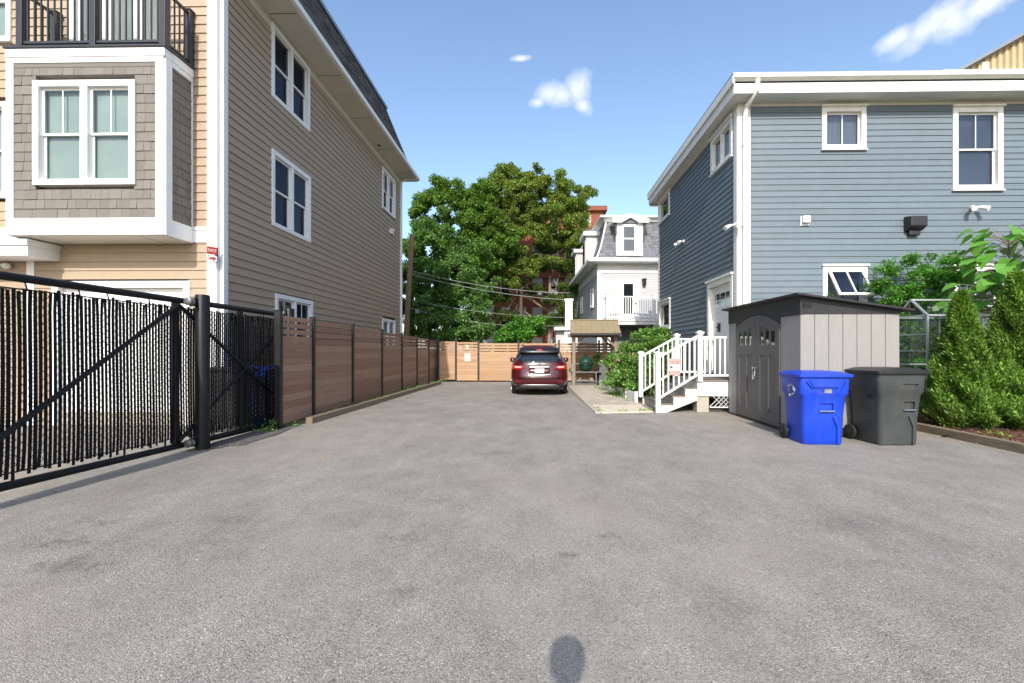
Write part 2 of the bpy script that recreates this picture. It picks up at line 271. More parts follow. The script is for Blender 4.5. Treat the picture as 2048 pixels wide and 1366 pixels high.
# ------------------------------------------------------------------ building helpers
ORG = {}
def tag(o, label=None, cat=None, group=None, kind=None):
    for k, v in (('label', label), ('category', cat), ('group', group), ('kind', kind)):
        if v: o[k] = v
    return o
def thing(name, label, cat, loc=(0, 0, 0), rotz=0.0, group=None, local=False):
    o = bpy.data.objects.new(name, None); COL.objects.link(o); o.location = loc; o.rotation_euler = (0, 0, rotz); o.empty_display_size = 0.2
    if not local: ORG[o] = Vector(loc)
    return tag(o, label, cat, group)
def org(p): return ORG.get(p, Vector((0, 0, 0)))
def link(o, parent):
    COL.objects.link(o)
    if parent is not None:
        o.parent = parent
        if parent in ORG: ORG[o] = ORG[parent]
    return o
class MB:
    def __init__(s): s.v = []; s.f = []
    def add(s, vs, fs):
        k = len(s.v); s.v += [tuple(v) for v in vs]; s.f += [tuple(i + k for i in f) for f in fs]; return s
    def hexa(s, p): return s.add(p, [(0, 3, 2, 1), (4, 5, 6, 7), (0, 1, 5, 4), (1, 2, 6, 5), (2, 3, 7, 6), (3, 0, 4, 7)])
    def box(s, x0, x1, y0, y1, z0, z1):
        return s.hexa([(x0, y0, z0), (x1, y0, z0), (x1, y1, z0), (x0, y1, z0), (x0, y0, z1), (x1, y0, z1), (x1, y1, z1), (x0, y1, z1)])
    def wbox(s, w, u0, u1, z0, z1, d0, d1):
        return s.hexa([w.pt(u0, z0, d0), w.pt(u1, z0, d0), w.pt(u1, z0, d1), w.pt(u0, z0, d1), w.pt(u0, z1, d0), w.pt(u1, z1, d0), w.pt(u1, z1, d1), w.pt(u0, z1, d1)])
    def bar(s, a, b, w, h, up=(0, 0, 1)):                      # square bar from a to b
        a = Vector(a); b = Vector(b); d = (b - a).normalized(); u = Vector(up)
        if abs(d.dot(u)) > 0.98: u = Vector((0, 1, 0))
        x = d.cross(u).normalized() * (w / 2); y = x.cross(d).normalized() * (h / 2)
        return s.hexa([a - x - y, a + x - y, a + x + y, a - x + y, b - x - y, b + x - y, b + x + y, b - x + y])
    def loft(s, rings, cap=True):
        n = len(rings[0]); vs = [v for r in rings for v in r]; fs = []
        for i in range(len(rings) - 1):
            for j in range(n): fs.append((i * n + j, i * n + (j + 1) % n, (i + 1) * n + (j + 1) % n, (i + 1) * n + j))
        if cap: fs.append(tuple(range(n))[::-1]); fs.append(tuple((len(rings) - 1) * n + j for j in range(n)))
        return s.add(vs, fs)
    def tube(s, path, r, n=10, cap=True):
        path = [Vector(p) for p in path]; rs = r if isinstance(r, (list, tuple)) else [r] * len(path); rings = []
        ref = None
        for i, p in enumerate(path):
            d = (path[min(i + 1, len(path) - 1)] - path[max(i - 1, 0)]).normalized()
            if ref is None: ref = d.orthogonal().normalized()
            else: ref = (ref - d * ref.dot(d)).normalized()
            o = d.cross(ref); rings.append([p + (ref * math.cos(t) + o * math.sin(t)) * rs[i] for t in [2 * math.pi * k / n for k in range(n)]])
        return s.loft(rings, cap)
    def lathe(s, c, prof, n=20):                               # prof: (radius, z)
        c = Vector(c); return s.loft([[c + Vector((r * math.cos(2 * math.pi * k / n), r * math.sin(2 * math.pi * k / n), z)) for k in range(n)] for r, z in prof])
    def prism(s, poly, d):                                     # poly: list of points, extruded along d
        d = Vector(d); n = len(poly); p = [Vector(q) for q in poly]; vs = p + [q + d for q in p]
        fs = [tuple(range(n))[::-1], tuple(range(n, 2 * n))] + [(i, (i + 1) % n, n + (i + 1) % n, n + i) for i in range(n)]
        return s.add(vs, fs)
    def mesh(s, name, m, off, smooth=False, recalc=True):
        me = bpy.data.meshes.new(name); me.from_pydata([(x - off.x, y - off.y, z - off.z) for x, y, z in s.v], [], s.f)
        if recalc:
            bm = bmesh.new(); bm.from_mesh(me); bmesh.ops.recalc_face_normals(bm, faces=bm.faces[:]); bm.to_mesh(me); bm.free()
        if smooth:
            me.polygons.foreach_set('use_smooth', [True] * len(me.polygons))
            try: me.set_sharp_from_angle(angle=R(smooth if smooth is not True else 40))
            except Exception: pass
        me.materials.append(MAT[m]); me.update(); return me
    def build(s, name, m, parent=None, smooth=False, bevel=0.0, recalc=True):
        me = s.mesh(name, m, org(parent), smooth, recalc); o = link(bpy.data.objects.new(name, me), parent)
        if bevel: b = o.modifiers.new('bevel', 'BEVEL'); b.width = bevel; b.segments = 2; b.limit_method = 'ANGLE'; b.angle_limit = R(40)
        return o
class Wall:
    def __init__(s, O, U, N): s.O = Vector(O); s.U = Vector(U); s.N = Vector(N)
    def pt(s, u, z, d): return s.O + s.U * u + s.N * d + Vector((0, 0, z))
_BOARD = {}
def board_mesh(expo, m, th=0.020):
    k = (round(expo, 4), m, th)
    if k not in _BOARD:
        b = MB(); t = 0.006; e = expo + 0.012
        b.hexa([(0, 0.0, 0), (1, 0.0, 0), (1, th, 0), (0, th, 0), (0, 0.0, e), (1, 0.0, e), (1, t, e), (0, t, e)])
        _BOARD[k] = b.mesh('clapboard', m, Vector((0, 0, 0)))
    return _BOARD[k]
def place_unit(me, name, w, u0, u1, z, parent):
    o = bpy.data.objects.new(name, me); link(o, parent)
    flip = w.U.cross(w.N).z < 0
    U = -w.U if flip else w.U; p = w.pt(u1 if flip else u0, z, 0) - org(parent)
    c = U * (u1 - u0); N = w.N
    o.matrix_local = Matrix(((c.x, N.x, 0, p.x), (c.y, N.y, 0, p.y), (0, 0, 1, p.z), (0, 0, 0, 1)))
    return o
def cut(iv, a, b):
    out = []
    for x, y in iv:
        if b <= x or a >= y: out.append((x, y)); continue
        if a > x: out.append((x, a))
        if b < y: out.append((b, y))
    return [i for i in out if i[1] - i[0] > 0.04]
def siding(parent, w, u0, u1, z0, z1, expo, m, holes=(), joint=4.5, th=0.028):
    me = board_mesh(expo, m, th); k = 0; z = z0
    while z < z1 - 0.02:
        iv = [(u0, u1)]
        for a, b, c, d in holes:
            if c + 0.06 < z + expo and d - 0.06 > z: iv = cut(iv, a + 0.04, b - 0.04)
        for a, b in iv:
            if b - a > joint:
                j = a + (b - a) * random.uniform(0.25, 0.75); place_unit(me, 'clapboard', w, a, j - 0.0015, z, parent); place_unit(me, 'clapboard', w, j + 0.0015, b, z, parent)
            else: place_unit(me, 'clapboard', w, a, b, z, parent)
        z += expo; k += 1
def window(parent, w, u0, u1, z0, z1, units=2, casing=0.10, hung=True, muntin=True, back='dark_room', sill=True, head=False, trim='white_trim', glass='glass', name='window', mull=0.09, shade=0.0):
    f = MB(); D = 0.052
    f.wbox(w, u0, u0 + casing, z0, z1, -0.13, D); f.wbox(w, u1 - casing, u1, z0, z1, -0.13, D)
    f.wbox(w, u0 + casing, u1 - casing, z1 - casing, z1, -0.13, D - 0.002); f.wbox(w, u0 + casing, u1 - casing, z0, z0 + casing * 0.9, -0.13, D - 0.002)
    if head: f.wbox(w, u0 - 0.03, u1 + 0.03, z1, z1 + 0.05, 0, D + 0.05)
    iu0, iu1, iz0, iz1 = u0 + casing, u1 - casing, z0 + casing * 0.9, z1 - casing
    step = (iu1 - iu0 - mull * (units - 1)) / units
    for k in range(1, units): f.wbox(w, iu0 + k * step + (k - 1) * mull, iu0 + k * (step + mull), iz0, iz1, -0.13, D - 0.006)
    win = f.build(name, trim, parent, bevel=0.004)
    if sill: MB().wbox(w, u0 - 0.02, u1 + 0.02, z0 - 0.035, z0 - 0.002, 0.0, D + 0.035).build('sill', trim, win)
    sw = 0.042
    for k in range(units):
        a = iu0 + k * (step + mull); b = a + step; zm = (iz0 + iz1) / 2 if hung else None
        s = MB()
        for (p, q, dd) in (((iz0, zm + sw / 2, -0.055), (zm - sw / 2, iz1, -0.02)) if hung else ((iz0, iz1, -0.03),)):
            s.wbox(w, a + .001, a + sw, p, q, dd - 0.03, dd); s.wbox(w, b - sw, b - .001, p, q, dd - 0.03, dd)
            s.wbox(w, a + sw, b - sw, p, p + sw, dd - 0.03, dd - .001); s.wbox(w, a + sw, b - sw, q - sw, q, dd - 0.03, dd - .001)
            MB().wbox(w, a + sw - .004, b - sw + .004, p + sw - .004, q - sw + .004, dd - 0.018, dd - 0.012).build('pane', glass, win)
        s.build('sash', trim, win)
        if muntin:
            c = (a + b) / 2; lo = zm if hung else iz0; dd = -0.02 if hung else -0.03
            MB().wbox(w, c - 0.011, c + 0.011, lo + sw / 2, iz1 - sw, dd - 0.012, dd - 0.002).build('muntin', trim, win)
        MB().wbox(w, a, b, iz0, iz1 - shade * (iz1 - iz0), -0.125, -0.105).build('blind' if back == 'blind' else 'curtain_or_unlit_room', back, win)  # room-coloured backs are a flat sheet painted as the unlit interior
    return win
def bool_cut(o, cutter):
    c = cutter.build('cutter', 'dark_metal', o.parent); md = o.modifiers.new('cut', 'BOOLEAN'); md.object = c; md.solver = 'EXACT'
    bpy.context.view_layer.update(); dg = bpy.context.evaluated_depsgraph_get(); me = bpy.data.meshes.new_from_object(o.evaluated_get(dg))
    o.modifiers.remove(md); old = o.data; o.data = me; bpy.data.objects.remove(c); bpy.data.meshes.remove(old)
def rrect(cx, cy, w, d, r, z, n=5):
    pts = []
    for sx, sy, a0 in ((1, 1, 0), (-1, 1, 90), (-1, -1, 180), (1, -1, 270)):
        for k in range(n): a = R(a0 + 90 * k / (n - 1)); pts.append((cx + sx * (w / 2 - r) + r * math.cos(a), cy + sy * (d / 2 - r) + r * math.sin(a), z))
    return pts
def text(name, body, m, parent, loc, size, rot, extrude=0.002, align='CENTER', bold=0.0, sx=1.0):
    cu = bpy.data.curves.new(name, 'FONT'); cu.body = body; cu.size = size; cu.extrude = extrude; cu.align_x = align; cu.align_y = 'CENTER'; cu.offset = bold
    cu.materials.append(MAT[m]); tmp = bpy.data.objects.new(name, cu); COL.objects.link(tmp); bpy.context.view_layer.update()
    me = bpy.data.meshes.new_from_object(tmp.evaluated_get(bpy.context.evaluated_depsgraph_get())); bpy.data.objects.remove(tmp); bpy.data.curves.remove(cu)
    if not me.materials: me.materials.append(MAT[m])
    o = bpy.data.objects.new(name, me); link(o, parent); o.location = Vector(loc) - org(parent); o.rotation_euler = rot; o.scale = (sx, 1, 1); return o

# leaves: numpy quads spread through clumps
def leaf_mesh(name, m, parent, P, size, aspect=0.55, up=0.5, seed=0, dirs=None, fold=False):
    rg = np.random.default_rng(seed); n = len(P)
    nrm = rg.normal(size=(n, 3)); nrm[:, 2] = np.abs(nrm[:, 2]) + up; nrm /= np.linalg.norm(nrm, axis=1)[:, None]
    d = rg.normal(size=(n, 3)) if dirs is None else dirs + rg.normal(size=(n, 3)) * 0.35
    d -= nrm * (d * nrm).sum(1)[:, None]; d /= np.linalg.norm(d, axis=1)[:, None] + 1e-9
    s = np.cross(nrm, d); L = size * rg.uniform(0.6, 1.35, n)[:, None]
    o = np.array(org(parent)); P = P - o
    V = np.empty((n, 4, 3)); V[:, 0] = P; V[:, 1] = P + d * L * 0.5 + s * L * aspect * 0.5 + nrm * L * 0.06; V[:, 2] = P + d * L; V[:, 3] = P + d * L * 0.5 - s * L * aspect * 0.5 + nrm * L * 0.06
    me = bpy.data.meshes.new(name); me.vertices.add(n * 4); me.vertices.foreach_set('co', V.reshape(-1).astype(np.float32))
    me.loops.add(n * 4); me.loops.foreach_set('vertex_index', np.arange(n * 4, dtype=np.int32)); me.polygons.add(n)
    me.polygons.foreach_set('loop_start', np.arange(0, n * 4, 4, dtype=np.int32)); me.polygons.foreach_set('loop_total', np.full(n, 4, dtype=np.int32))
    me.update(calc_edges=True); me.materials.append(MAT[m]); return link(bpy.data.objects.new(name, me), parent)
def clumps_of(blobs, per, rc, seed):
    rg = np.random.default_rng(seed); C = []; Rr = []
    for c, r in blobs:
        r = np.array(r if isinstance(r, (tuple, list)) else (r, r, r), float); k = max(4, int(per * float(np.prod(r)) ** (2 / 3)))
        d = rg.normal(size=(k, 3)); d /= np.linalg.norm(d, axis=1)[:, None]
        rad = 0.45 + 0.62 * rg.random(k) ** 0.6
        C.append(np.array(c) + d * r * rad[:, None]); Rr.append(rc * rg.uniform(0.55, 1.35, k))
    return np.concatenate(C), np.concatenate(Rr)
def scatter(C, Rr, n, seed, flat=0.75):
    rg = np.random.default_rng(seed); w = Rr ** 2; idx = rg.choice(len(C), n, p=w / w.sum())
    d = rg.normal(size=(n, 3)); d /= np.linalg.norm(d, axis=1)[:, None]; d[:, 2] *= flat
    return C[idx] + d * Rr[idx][:, None] * (rg.random(n) ** 0.45)[:, None]
def tree(name, label, base, trunk_h, r0, blobs, m, nleaf, size, per, rc, seed, bark='bark', lean=(0, 0), group='trees beyond the back fence', limbs=9, cat='tree', aspect=.55):
    t = thing(name, label, cat, base, group=group); rg = random.Random(seed); b = Vector(base)
    C, Rr = clumps_of(blobs, per, rc, seed)
    leaf_mesh('crown', m, t, scatter(C, Rr, nleaf, seed + 1), size, aspect=aspect, seed=seed + 2)
    tr = MB(); top = b + Vector((lean[0], lean[1], trunk_h)); path = [b + (top - b) * k / 6 + Vector((rg.uniform(-.06, .06), rg.uniform(-.06, .06), 0)) * (0 if k in (0,) else 1) for k in range(7)]
    path[0].z -= 0.05
    tr.tube(path, [r0 * (1.25 if k == 0 else 1 - 0.6 * k / 6) for k in range(7)], 10); trunk = tr.build('trunk', bark, t, smooth=60)
    li = MB()
    for k in range(limbs):
        s = path[rg.randrange(2, 7)]; e = Vector(C[rg.randrange(len(C))])
        if (e - s).length > trunk_h * 0.95: e = s + (e - s) * 0.6
        mid = s + (e - s) * 0.5 + Vector((rg.uniform(-.3, .3), rg.uniform(-.3, .3), 0.25 * (e - s).length * 0.5)); q = s + (mid - s) * 0.5 - Vector((0, 0, 0.05))
        li.tube([s, q, mid, e], [r0 * .26, r0 * .20, r0 * .13, r0 * .05], 7)
    li.build('limbs', bark, t, smooth=60); return t

# ------------------------------------------------------------------ ground
gm = MB(); gm.add([(-400, -60, -0.012), (400, -60, -0.012), (400, 700, -0.012), (-400, 700, -0.012)], [(0, 1, 2, 3)])
tag(gm.build('ground', 'soil'), 'bare earth and lawn around and beyond the lots', 'ground', kind='structure')
pl = MB(); N = 40                                                   # asphalt, very slightly uneven
xs = [-14 + 23.5 * i / N for i in range(N + 1)]; ys = [-8 + 29.76 * j / N for j in range(N + 1)]
def asph_z(x, y): return 0.006 * math.sin(x * 0.9 + y * 0.5) * math.sin(y * 0.7 - x * 0.3)
pv = [(x, y, asph_z(x, y)) for y in ys for x in xs]
pl.add(pv, [(j * (N + 1) + i, j * (N + 1) + i + 1, (j + 1) * (N + 1) + i + 1, (j + 1) * (N + 1) + i) for j in range(N) for i in range(N)])
tag(pl.build('parking_lot', 'asphalt', smooth=True), 'worn grey asphalt driveway between the houses', 'asphalt', kind='structure')

# ------------------------------------------------------------------ tan house on the left
YW = 9.04; XW = onY(447, 600, YW).x; FARY = onX(801, 600, XW).y; EXPO = 0.178; ZE = 9.42; LX = -14.6
house = thing('tan_house', 'tall tan clapboard house with white trim and a dark mansard roof, behind the black gate', 'house', (XW, YW, 0))
hw = MB(); hw.box(LX, XW - 0.14, YW + 0.14, FARY - 0.14, 0, ZE); wall = hw.build('wall', 'tan_siding', house)
WF = Wall((0, YW, 0), (1, 0, 0), (0, -1, 0)); WS = Wall((XW, 0, 0), (0, 1, 0), (1, 0, 0))
def rectY(x0, y0, x1, y1, Y): a = onY(x0, y0, Y); b = onY(x1, y1, Y); return (a.x, b.x, b.z, a.z)          # u0,u1,z0,z1
def rectX(x0, yt, x1, X, zt=None, yb=None):
    a = onX(x0, yt, X); b = onX(x1, yt, X); return a.y, b.y, a.z
# side wall windows
side = []
ya, yb, zt = rectX(540.5, 42.5, 617, XW); zb = onX(541, 192, XW).z; side.append((ya, yb, zb, zt))
ya, yb, zt = rectX(541, 296, 618.5, XW); zb = onX(541, 450, XW).z; side.append((ya, yb, zb, zt))
ya, yb, zt = rectX(548, 586, 623, XW); side.append((ya, yb, zt - 1.45, zt))
ya, yb, zt = rectX(763, 332, 789, XW); zb = onX(763, 415, XW).z; side.append((ya, yb, zb, zt))
ya, yb, zt = rectX(763, 636, 789, XW); side.append((ya, yb, zt - 1.4, zt))
siding(wall, WS, YW + 0.13, FARY - 0.02, 0.25, ZE - 0.25, EXPO, 'tan_siding', side, joint=5.0, th=0.034)
for i, r in enumerate(side): window(house, WS, *r, casing=0.11, glass='screened_glass', back='dark_room', sill=False, muntin=(i in (2, 4, 3)))
# front
BELT0, BELT1 = onY(400, 485, YW).z, onY(400, 456, YW).z
gar = rectY(107, 563, 382, 600, YW); gar = (gar[0], gar[1], 0.0, gar[3])
wl1 = (onY(-75, 300, YW).x, onY(19, 300, YW).x, onY(0, 394, YW).z, onY(0, 205, YW).z); wl2 = (onY(-90, 50, YW).x, onY(26, 50, YW).x, onY(0, 84, YW).z, onY(0, 84, YW).z + 1.7)
YB = YW / 1.084; bx0, bx1 = onY(15, 300, YB).x, onY(329, 300, YB).x; bz0, bz1 = onY(200, 470, YB).z, onY(200, 98, YB).z
slid = (onY(143, 50, YW).x, onY(343, 50, YW).x, bz1 + 0.12, bz1 + 2.3)
cb = onY(416, 300, YW).x
ent = onY(72, 500, YW).x
siding(wall, WF, ent, cb + 0.02, 0.1, BELT0, EXPO, 'tan_siding', [gar], joint=9)
siding(wall, WF, LX, onY(58, 500, YW).x, 0.1, BELT0, EXPO, 'tan_siding', [], joint=9)
siding(wall, WF, LX, cb + 0.02, BELT1, ZE - 0.1, EXPO, 'tan_siding', [wl1, wl2, slid, (bx0 + 0.04, bx1 - 0.04, 0, bz1)], joint=9)
MB().wbox(WF, LX, cb, BELT0, BELT1, 0, 0.035).wbox(WF, LX, cb, BELT0 + 0.24, BELT1 + 0.012, 0.03, 0.055).build('belt_board', 'white_trim', house)
MB().wbox(WF, cb, XW - 0.055, 0.05, ZE - 0.02, -0.13, 0.032).wbox(WF, XW - 0.055, XW + 0.03, 0.05, ZE - 0.021, -0.10, 0.034).build('corner_board', 'white_trim', house, bevel=0.004)
MB().wbox(WS, FARY - 0.14, FARY, 0.05, ZE - 0.3, -0.13, 0.03).build('corner_board', 'white_trim', house)
MB().wbox(WF, onY(57, 500, YW).x, ent, 0.0, BELT0 - 0.001, -0.10, 0.04).build('corner_board', 'white_trim', house)
ds = MB(); x = onY(437, 300, YW).x; ds.box(x - 0.04, x + 0.045, YW - 0.115, YW - 0.04, 0.2, ZE); ds.build('downspout', 'white_trim', house, bevel=0.012)
ds = MB(); ds.box(XW + 0.035, XW + 0.10, FARY - 0.12, FARY - 0.04, 0.1, ZE - 0.15); ds.tube([(XW + 0.07, FARY - 0.08, ZE - 0.2), (XW + 0.3, FARY - 0.06, ZE - 0.06), (XW + 0.75, FARY - 0.03, ZE - 0.03)], 0.035, 8); ds.build('downspout', 'white_trim', house)
window(house, WF, *wl1, units=1, back='blind', trim='white_trim'); window(house, WF, *wl2, units=1, back='blind', muntin=False)
# foundation
MB().box(LX, XW - 0.03, YW + 0.03, FARY - 0.03, 0, 0.26).build('foundation', 'concrete', house)
# garage door
g = MB(); c = 0.13
g.wbox(WF, gar[0], gar[0] + c, 0, gar[3], -0.12, 0.045).wbox(WF, gar[1] - c, gar[1], 0, gar[3], -0.12, 0.045).wbox(WF, gar[0] + c, gar[1] - c, gar[3] - c, gar[3], -0.12, 0.043)
gd = g.build('garage_door', 'white_trim', house)
n = 5; hh = (gar[3] - c - 0.02) / n
for k in range(n): MB().wbox(WF, gar[0] + c + 0.004, gar[1] - c - 0.004, 0.02 + k * hh + 0.004, 0.02 + (k + 1) * hh - 0.004, -0.125, -0.075).build('door_panel', 'garage_white', gd, bevel=0.006)
# entry canopy
cz0, cz1 = onY(30, 512, YW - 0.55).z, onY(30, 479, YW - 0.55).z; cx = onY(61, 490, YW - 0.55).x
MB().box(LX, cx, YW - 0.60, YW - 0.005, cz0, cz1 - 0.12).box(LX, cx + 0.03, YW - 0.64, YW - 0.004, cz1 - 0.119, cz1).build('entry_canopy', 'white_trim', house, bevel=0.006)
lp = onY(14, 531, YW - 0.1); MB().lathe((lp.x, YW - 0.11, lp.z), [(0.02, 0.05), (0.06, 0.03), (0.075, -0.03), (0.03, -0.07)], 12).box(lp.x - 0.14, lp.x, YW - 0.12, YW - 0.02, lp.z, lp.z + 0.03).build('wall_lamp', 'old_white', house, smooth=True)
# mansard, eave
ex = onX(838, 355, XW + 0.75).x
MB().box(LX, XW + 0.70, YW - 0.35, FARY + 0.30, ZE - 0.02, ZE + 0.10).build('soffit', 'soffit', house)
MB().box(LX, XW + 0.001, YW - 0.001, FARY, ZE - 0.28, ZE - 0.021).build('frieze_board', 'soffit', house)
for k in range(5):
    y = YW + 1.5 + k * 2.4; MB().box(XW + 0.02, XW + 0.68, y, y + 0.012, ZE - 0.026, ZE - 0.0205).build('soffit_joint', 'shed_trim', house)
MB().box(XW + 0.70, XW + 0.82, YW - 0.38, FARY + 0.33, ZE + 0.0, ZE + 0.15).box(LX, XW + 0.70, YW - 0.47, YW - 0.35, ZE + 0.0, ZE + 0.15).box(LX, XW + 0.7, FARY + 0.30, FARY + 0.42, ZE, ZE + 0.15).build('gutter', 'white_trim', house, bevel=0.02)
ZR = ZE + 2.75; mx = 0.55
rf = MB(); a = (LX, XW + 0.62, YW - 0.25, FARY - 0.1); b = (LX, XW + 0.62 - 1.0, YW - 0.25 + 1.0, FARY - 0.9)
rf.hexa([(a[0], a[2], ZE + .1), (a[1], a[2], ZE + .1), (a[1], a[3], ZE + .1), (a[0], a[3], ZE + .1), (b[0], b[2], ZR), (b[1], b[2], ZR), (b[1], b[3], ZR), (b[0], b[3], ZR)])
roof = rf.build('roof', 'roof_shingle', house)
sh = MB(); rows = 22
for i in range(rows):                                               # lapped shingle courses on the lane side
    t0, t1 = i / rows, (i + 1.25) / rows; y = a[2] + (b[2] - a[2]) * t0; ye = a[3] + (b[3] - a[3]) * t0
    while y < ye - 0.05:
        L_ = random.uniform(0.22, 0.42); y2 = min(y + L_, ye); k = 0.022 + random.uniform(-0.006, 0.008)
        def q(yy, t, o): return (a[1] + (b[1] - a[1]) * t + o, yy, ZE + .1 + (ZR - ZE - .1) * t + o * 0.3)
        sh.add([q(y, t0, k), q(y2 - .006, t0, k), q(y2 - .006, min(t1, 1), 0.004), q(y, min(t1, 1), 0.004), q(y, t0, 0), q(y2 - .006, t0, 0)], [(0, 1, 2, 3), (4, 5, 1, 0)]); y = y2
tag(sh.build('shingles', 'roof_shingle', roof, recalc=False), kind='stuff')
MB().box(LX, b[1] + 0.06, b[2] - 0.06, b[3] + 0.06, ZR, ZR + 0.12).build('roof_cap', 'galvanised', roof)
for px, py in ((693.5, 205), (750, 287)):
    p = onX(px, py, XW + 0.06); MB().box(XW + 0.02, XW + 0.16, p.y - 0.09, p.y + 0.09, p.z - 0.06, p.z + 0.06).tube([(XW + 0.1, p.y, p.z), (XW + 0.27, p.y - 0.02, p.z - 0.07)], [0.05, 0.07], 10).build('floodlight', 'dark_metal', house)
p = onX(782, 463, XW + 0.05); MB().box(XW + 0.02, XW + 0.13, p.y - 0.12, p.y + 0.12, p.z - 0.10, p.z + 0.10).box(XW + 0.13, XW + 0.17, p.y - 0.14, p.y + 0.14, p.z + 0.02, p.z + 0.11).build('vent_hood', 'white_trim', house)
# bay
bay = MB(); bay.box(bx0 + 0.03, bx1 - 0.03, YB + 0.12, YW, bz0 + 0.01, bz1 - 0.01); bay = bay.build('bay', 'grey_shingle', house)
WB = Wall((0, YB, 0), (1, 0, 0), (0, -1, 0)); WBS = Wall((bx1, 0, 0), (0, 1, 0), (1, 0, 0))
bw = rectY(70, 163.5, 273.5, 370, YB); s0 = onY(30, 130, YB).x; s1 = onY(313, 130, YB).x; sz0 = onY(100, 437, YB).z; sz1 = onY(100, 127, YB).z
tb = MB(); tb.wbox(WB, bx0, s0, bz0, bz1 - 0.16, -0.14, 0.03).wbox(WB, s1, bx1, bz0, bz1 - 0.16, -0.14, 0.03).wbox(WB, s0, s1, bz0, sz0, -0.14, 0.028).wbox(WB, s0, s1, sz1, bz1 - 0.16, -0.14, 0.028)
tb.wbox(WB, bx0, bx1 + 0.032, bz1 - 0.158, bz1 - 0.005, -0.14, 0.045)
tb.wbox(WBS, YB + 0.001, YB + 0.15, bz0, bz1 - 0.16, -0.14, 0.028).wbox(WBS, YB + 0.15, YW - 0.03, bz0, sz0, -0.14, 0.026).wbox(WBS, YB + 0.15, YW - 0.03, sz1, bz1 - 0.16, -0.14, 0.026).wbox(WBS, YW - 0.06, YW - 0.025, sz0, sz1, -0.14, 0.027)
tb.wbox(WBS, YB + 0.141, YW - 0.025, bz1 - 0.157, bz1 - 0.004, -0.14, 0.04)
tb.build('bay_trim', 'white_trim', bay, bevel=0.003)
MB().box(bx0 + 0.01, bx1 - 0.01, YB + 0.01, YW - 0.03, bz0 - 0.012, bz0 + 0.008).build('bay_soffit', 'soffit', bay)
for xx in (onY(75, 470, YB).x, onY(275, 470, YB).x): MB().box(xx, xx + 0.008, YB + 0.02, YW - 0.04, bz0 - 0.0145, bz0 - 0.0121).build('soffit_joint', 'shed_trim', bay)
_SH = {}
def shingle_wall(parent, w, u0, u1, z0, z1, expo, hole=None):
    k = 0; z = z0
    while z < z1 - 0.03:
        h = min(expo, z1 - z)
        iv = [(u0, u1)]
        if hole and hole[2] + 0.05 < z + h and hole[3] - 0.05 > z: iv = cut(iv, hole[0] + 0.03, hole[1] - 0.03)
        for a, b in iv:
            u = a
            while u < b - 0.01:
                ww = random.choice((0.14, 0.17, 0.2, 0.24)); u2 = min(u + ww, b)
                if b - u2 < 0.06: u2 = b
                kk = (round(h, 3), random.choice((0.022, 0.026, 0.03)))
                if kk not in _SH:
                    m_ = MB(); m_.hexa([(0, -.1, 0), (1, -.1, 0), (1, kk[1] - 0.008, 0), (0, kk[1] - 0.008, 0), (0, -.1, h + .005), (1, -.1, h + .005), (1, 0.004, h + .005), (0, 0.004, h + .005)]); _SH[kk] = m_.mesh('shingle', 'grey_shingle', Vector((0, 0, 0)))
                place_unit(_SH[kk], 'shingle', w, u, u2 - 0.004, z + random.choice((0, 0, 0.003)), parent); u = u2
        z += expo
shingle_wall(bay, WB, s0, s1, sz0, sz1 - 0.08, 0.178, bw); shingle_wall(bay, WBS, YB + 0.15, YW - 0.06, sz0, sz1, 0.178)
MB().wbox(WB, s0, s1, sz1 - 0.08, sz1, -0.1, 0.012).build('top_shingle_course', 'grey_shingle', bay)
window(house, WB, *bw, casing=0.115, back='blind', sill=False, mull=0.14, shade=0.0)
# balcony on the bay
bal = MB(); bal.box(bx0 - 0.02, bx1 + 0.06, YB - 0.07, YW - 0.03, bz1, bz1 + 0.045); bal = bal.build('balcony', 'rail_black', house, bevel=0.004)
zt_ = bz1 + 1.08
posts = [(onY(44, 50, YB).x, YB - 0.01), (onY(190, 50, YB).x, YB - 0.01), (onY(329, 50, YB).x, YB - 0.01), (onY(44, 50, YB).x, YW - 0.10), (onY(329, 50, YB).x, YW - 0.10)]
for x, y in posts: MB().box(x - 0.055, x + 0.055, y - 0.05, y + 0.06, bz1 + 0.045, zt_ + 0.05).box(x - 0.07, x + 0.07, y - 0.065, y + 0.075, zt_ + 0.05, zt_ + 0.075).build('railing_post', 'rail_black', bal, bevel=0.004)
for (p, q) in ((posts[0], posts[1]), (posts[1], posts[2]), (posts[0], posts[3]), (posts[2], posts[4])):
    for z, h in ((bz1 + 0.12, 0.045), (zt_, 0.05)): MB().bar((p[0], p[1], z), (q[0], q[1], z), 0.045, h).build('rail', 'rail_black', bal)
for (p, q) in ((posts[0], posts[1]), (posts[1], posts[2]), (posts[0], posts[3]), (posts[2], posts[4])):
    L_ = math.dist(p, q); n = int(L_ / 0.118)
    for k in range(1, n): t = k / n; x = p[0] + (q[0] - p[0]) * t; y = p[1] + (q[1] - p[1]) * t; MB().box(x - 0.011, x + 0.011, y - 0.011, y + 0.011, bz1 + 0.14, zt_ - 0.02).build('baluster', 'rail_black', bal)
sd = window(house, WF, *slid, units=3, hung=False, muntin=False, casing=0.10, mull=0.06, back='curtain_or_unlit_room', sill=False, name='balcony_door')
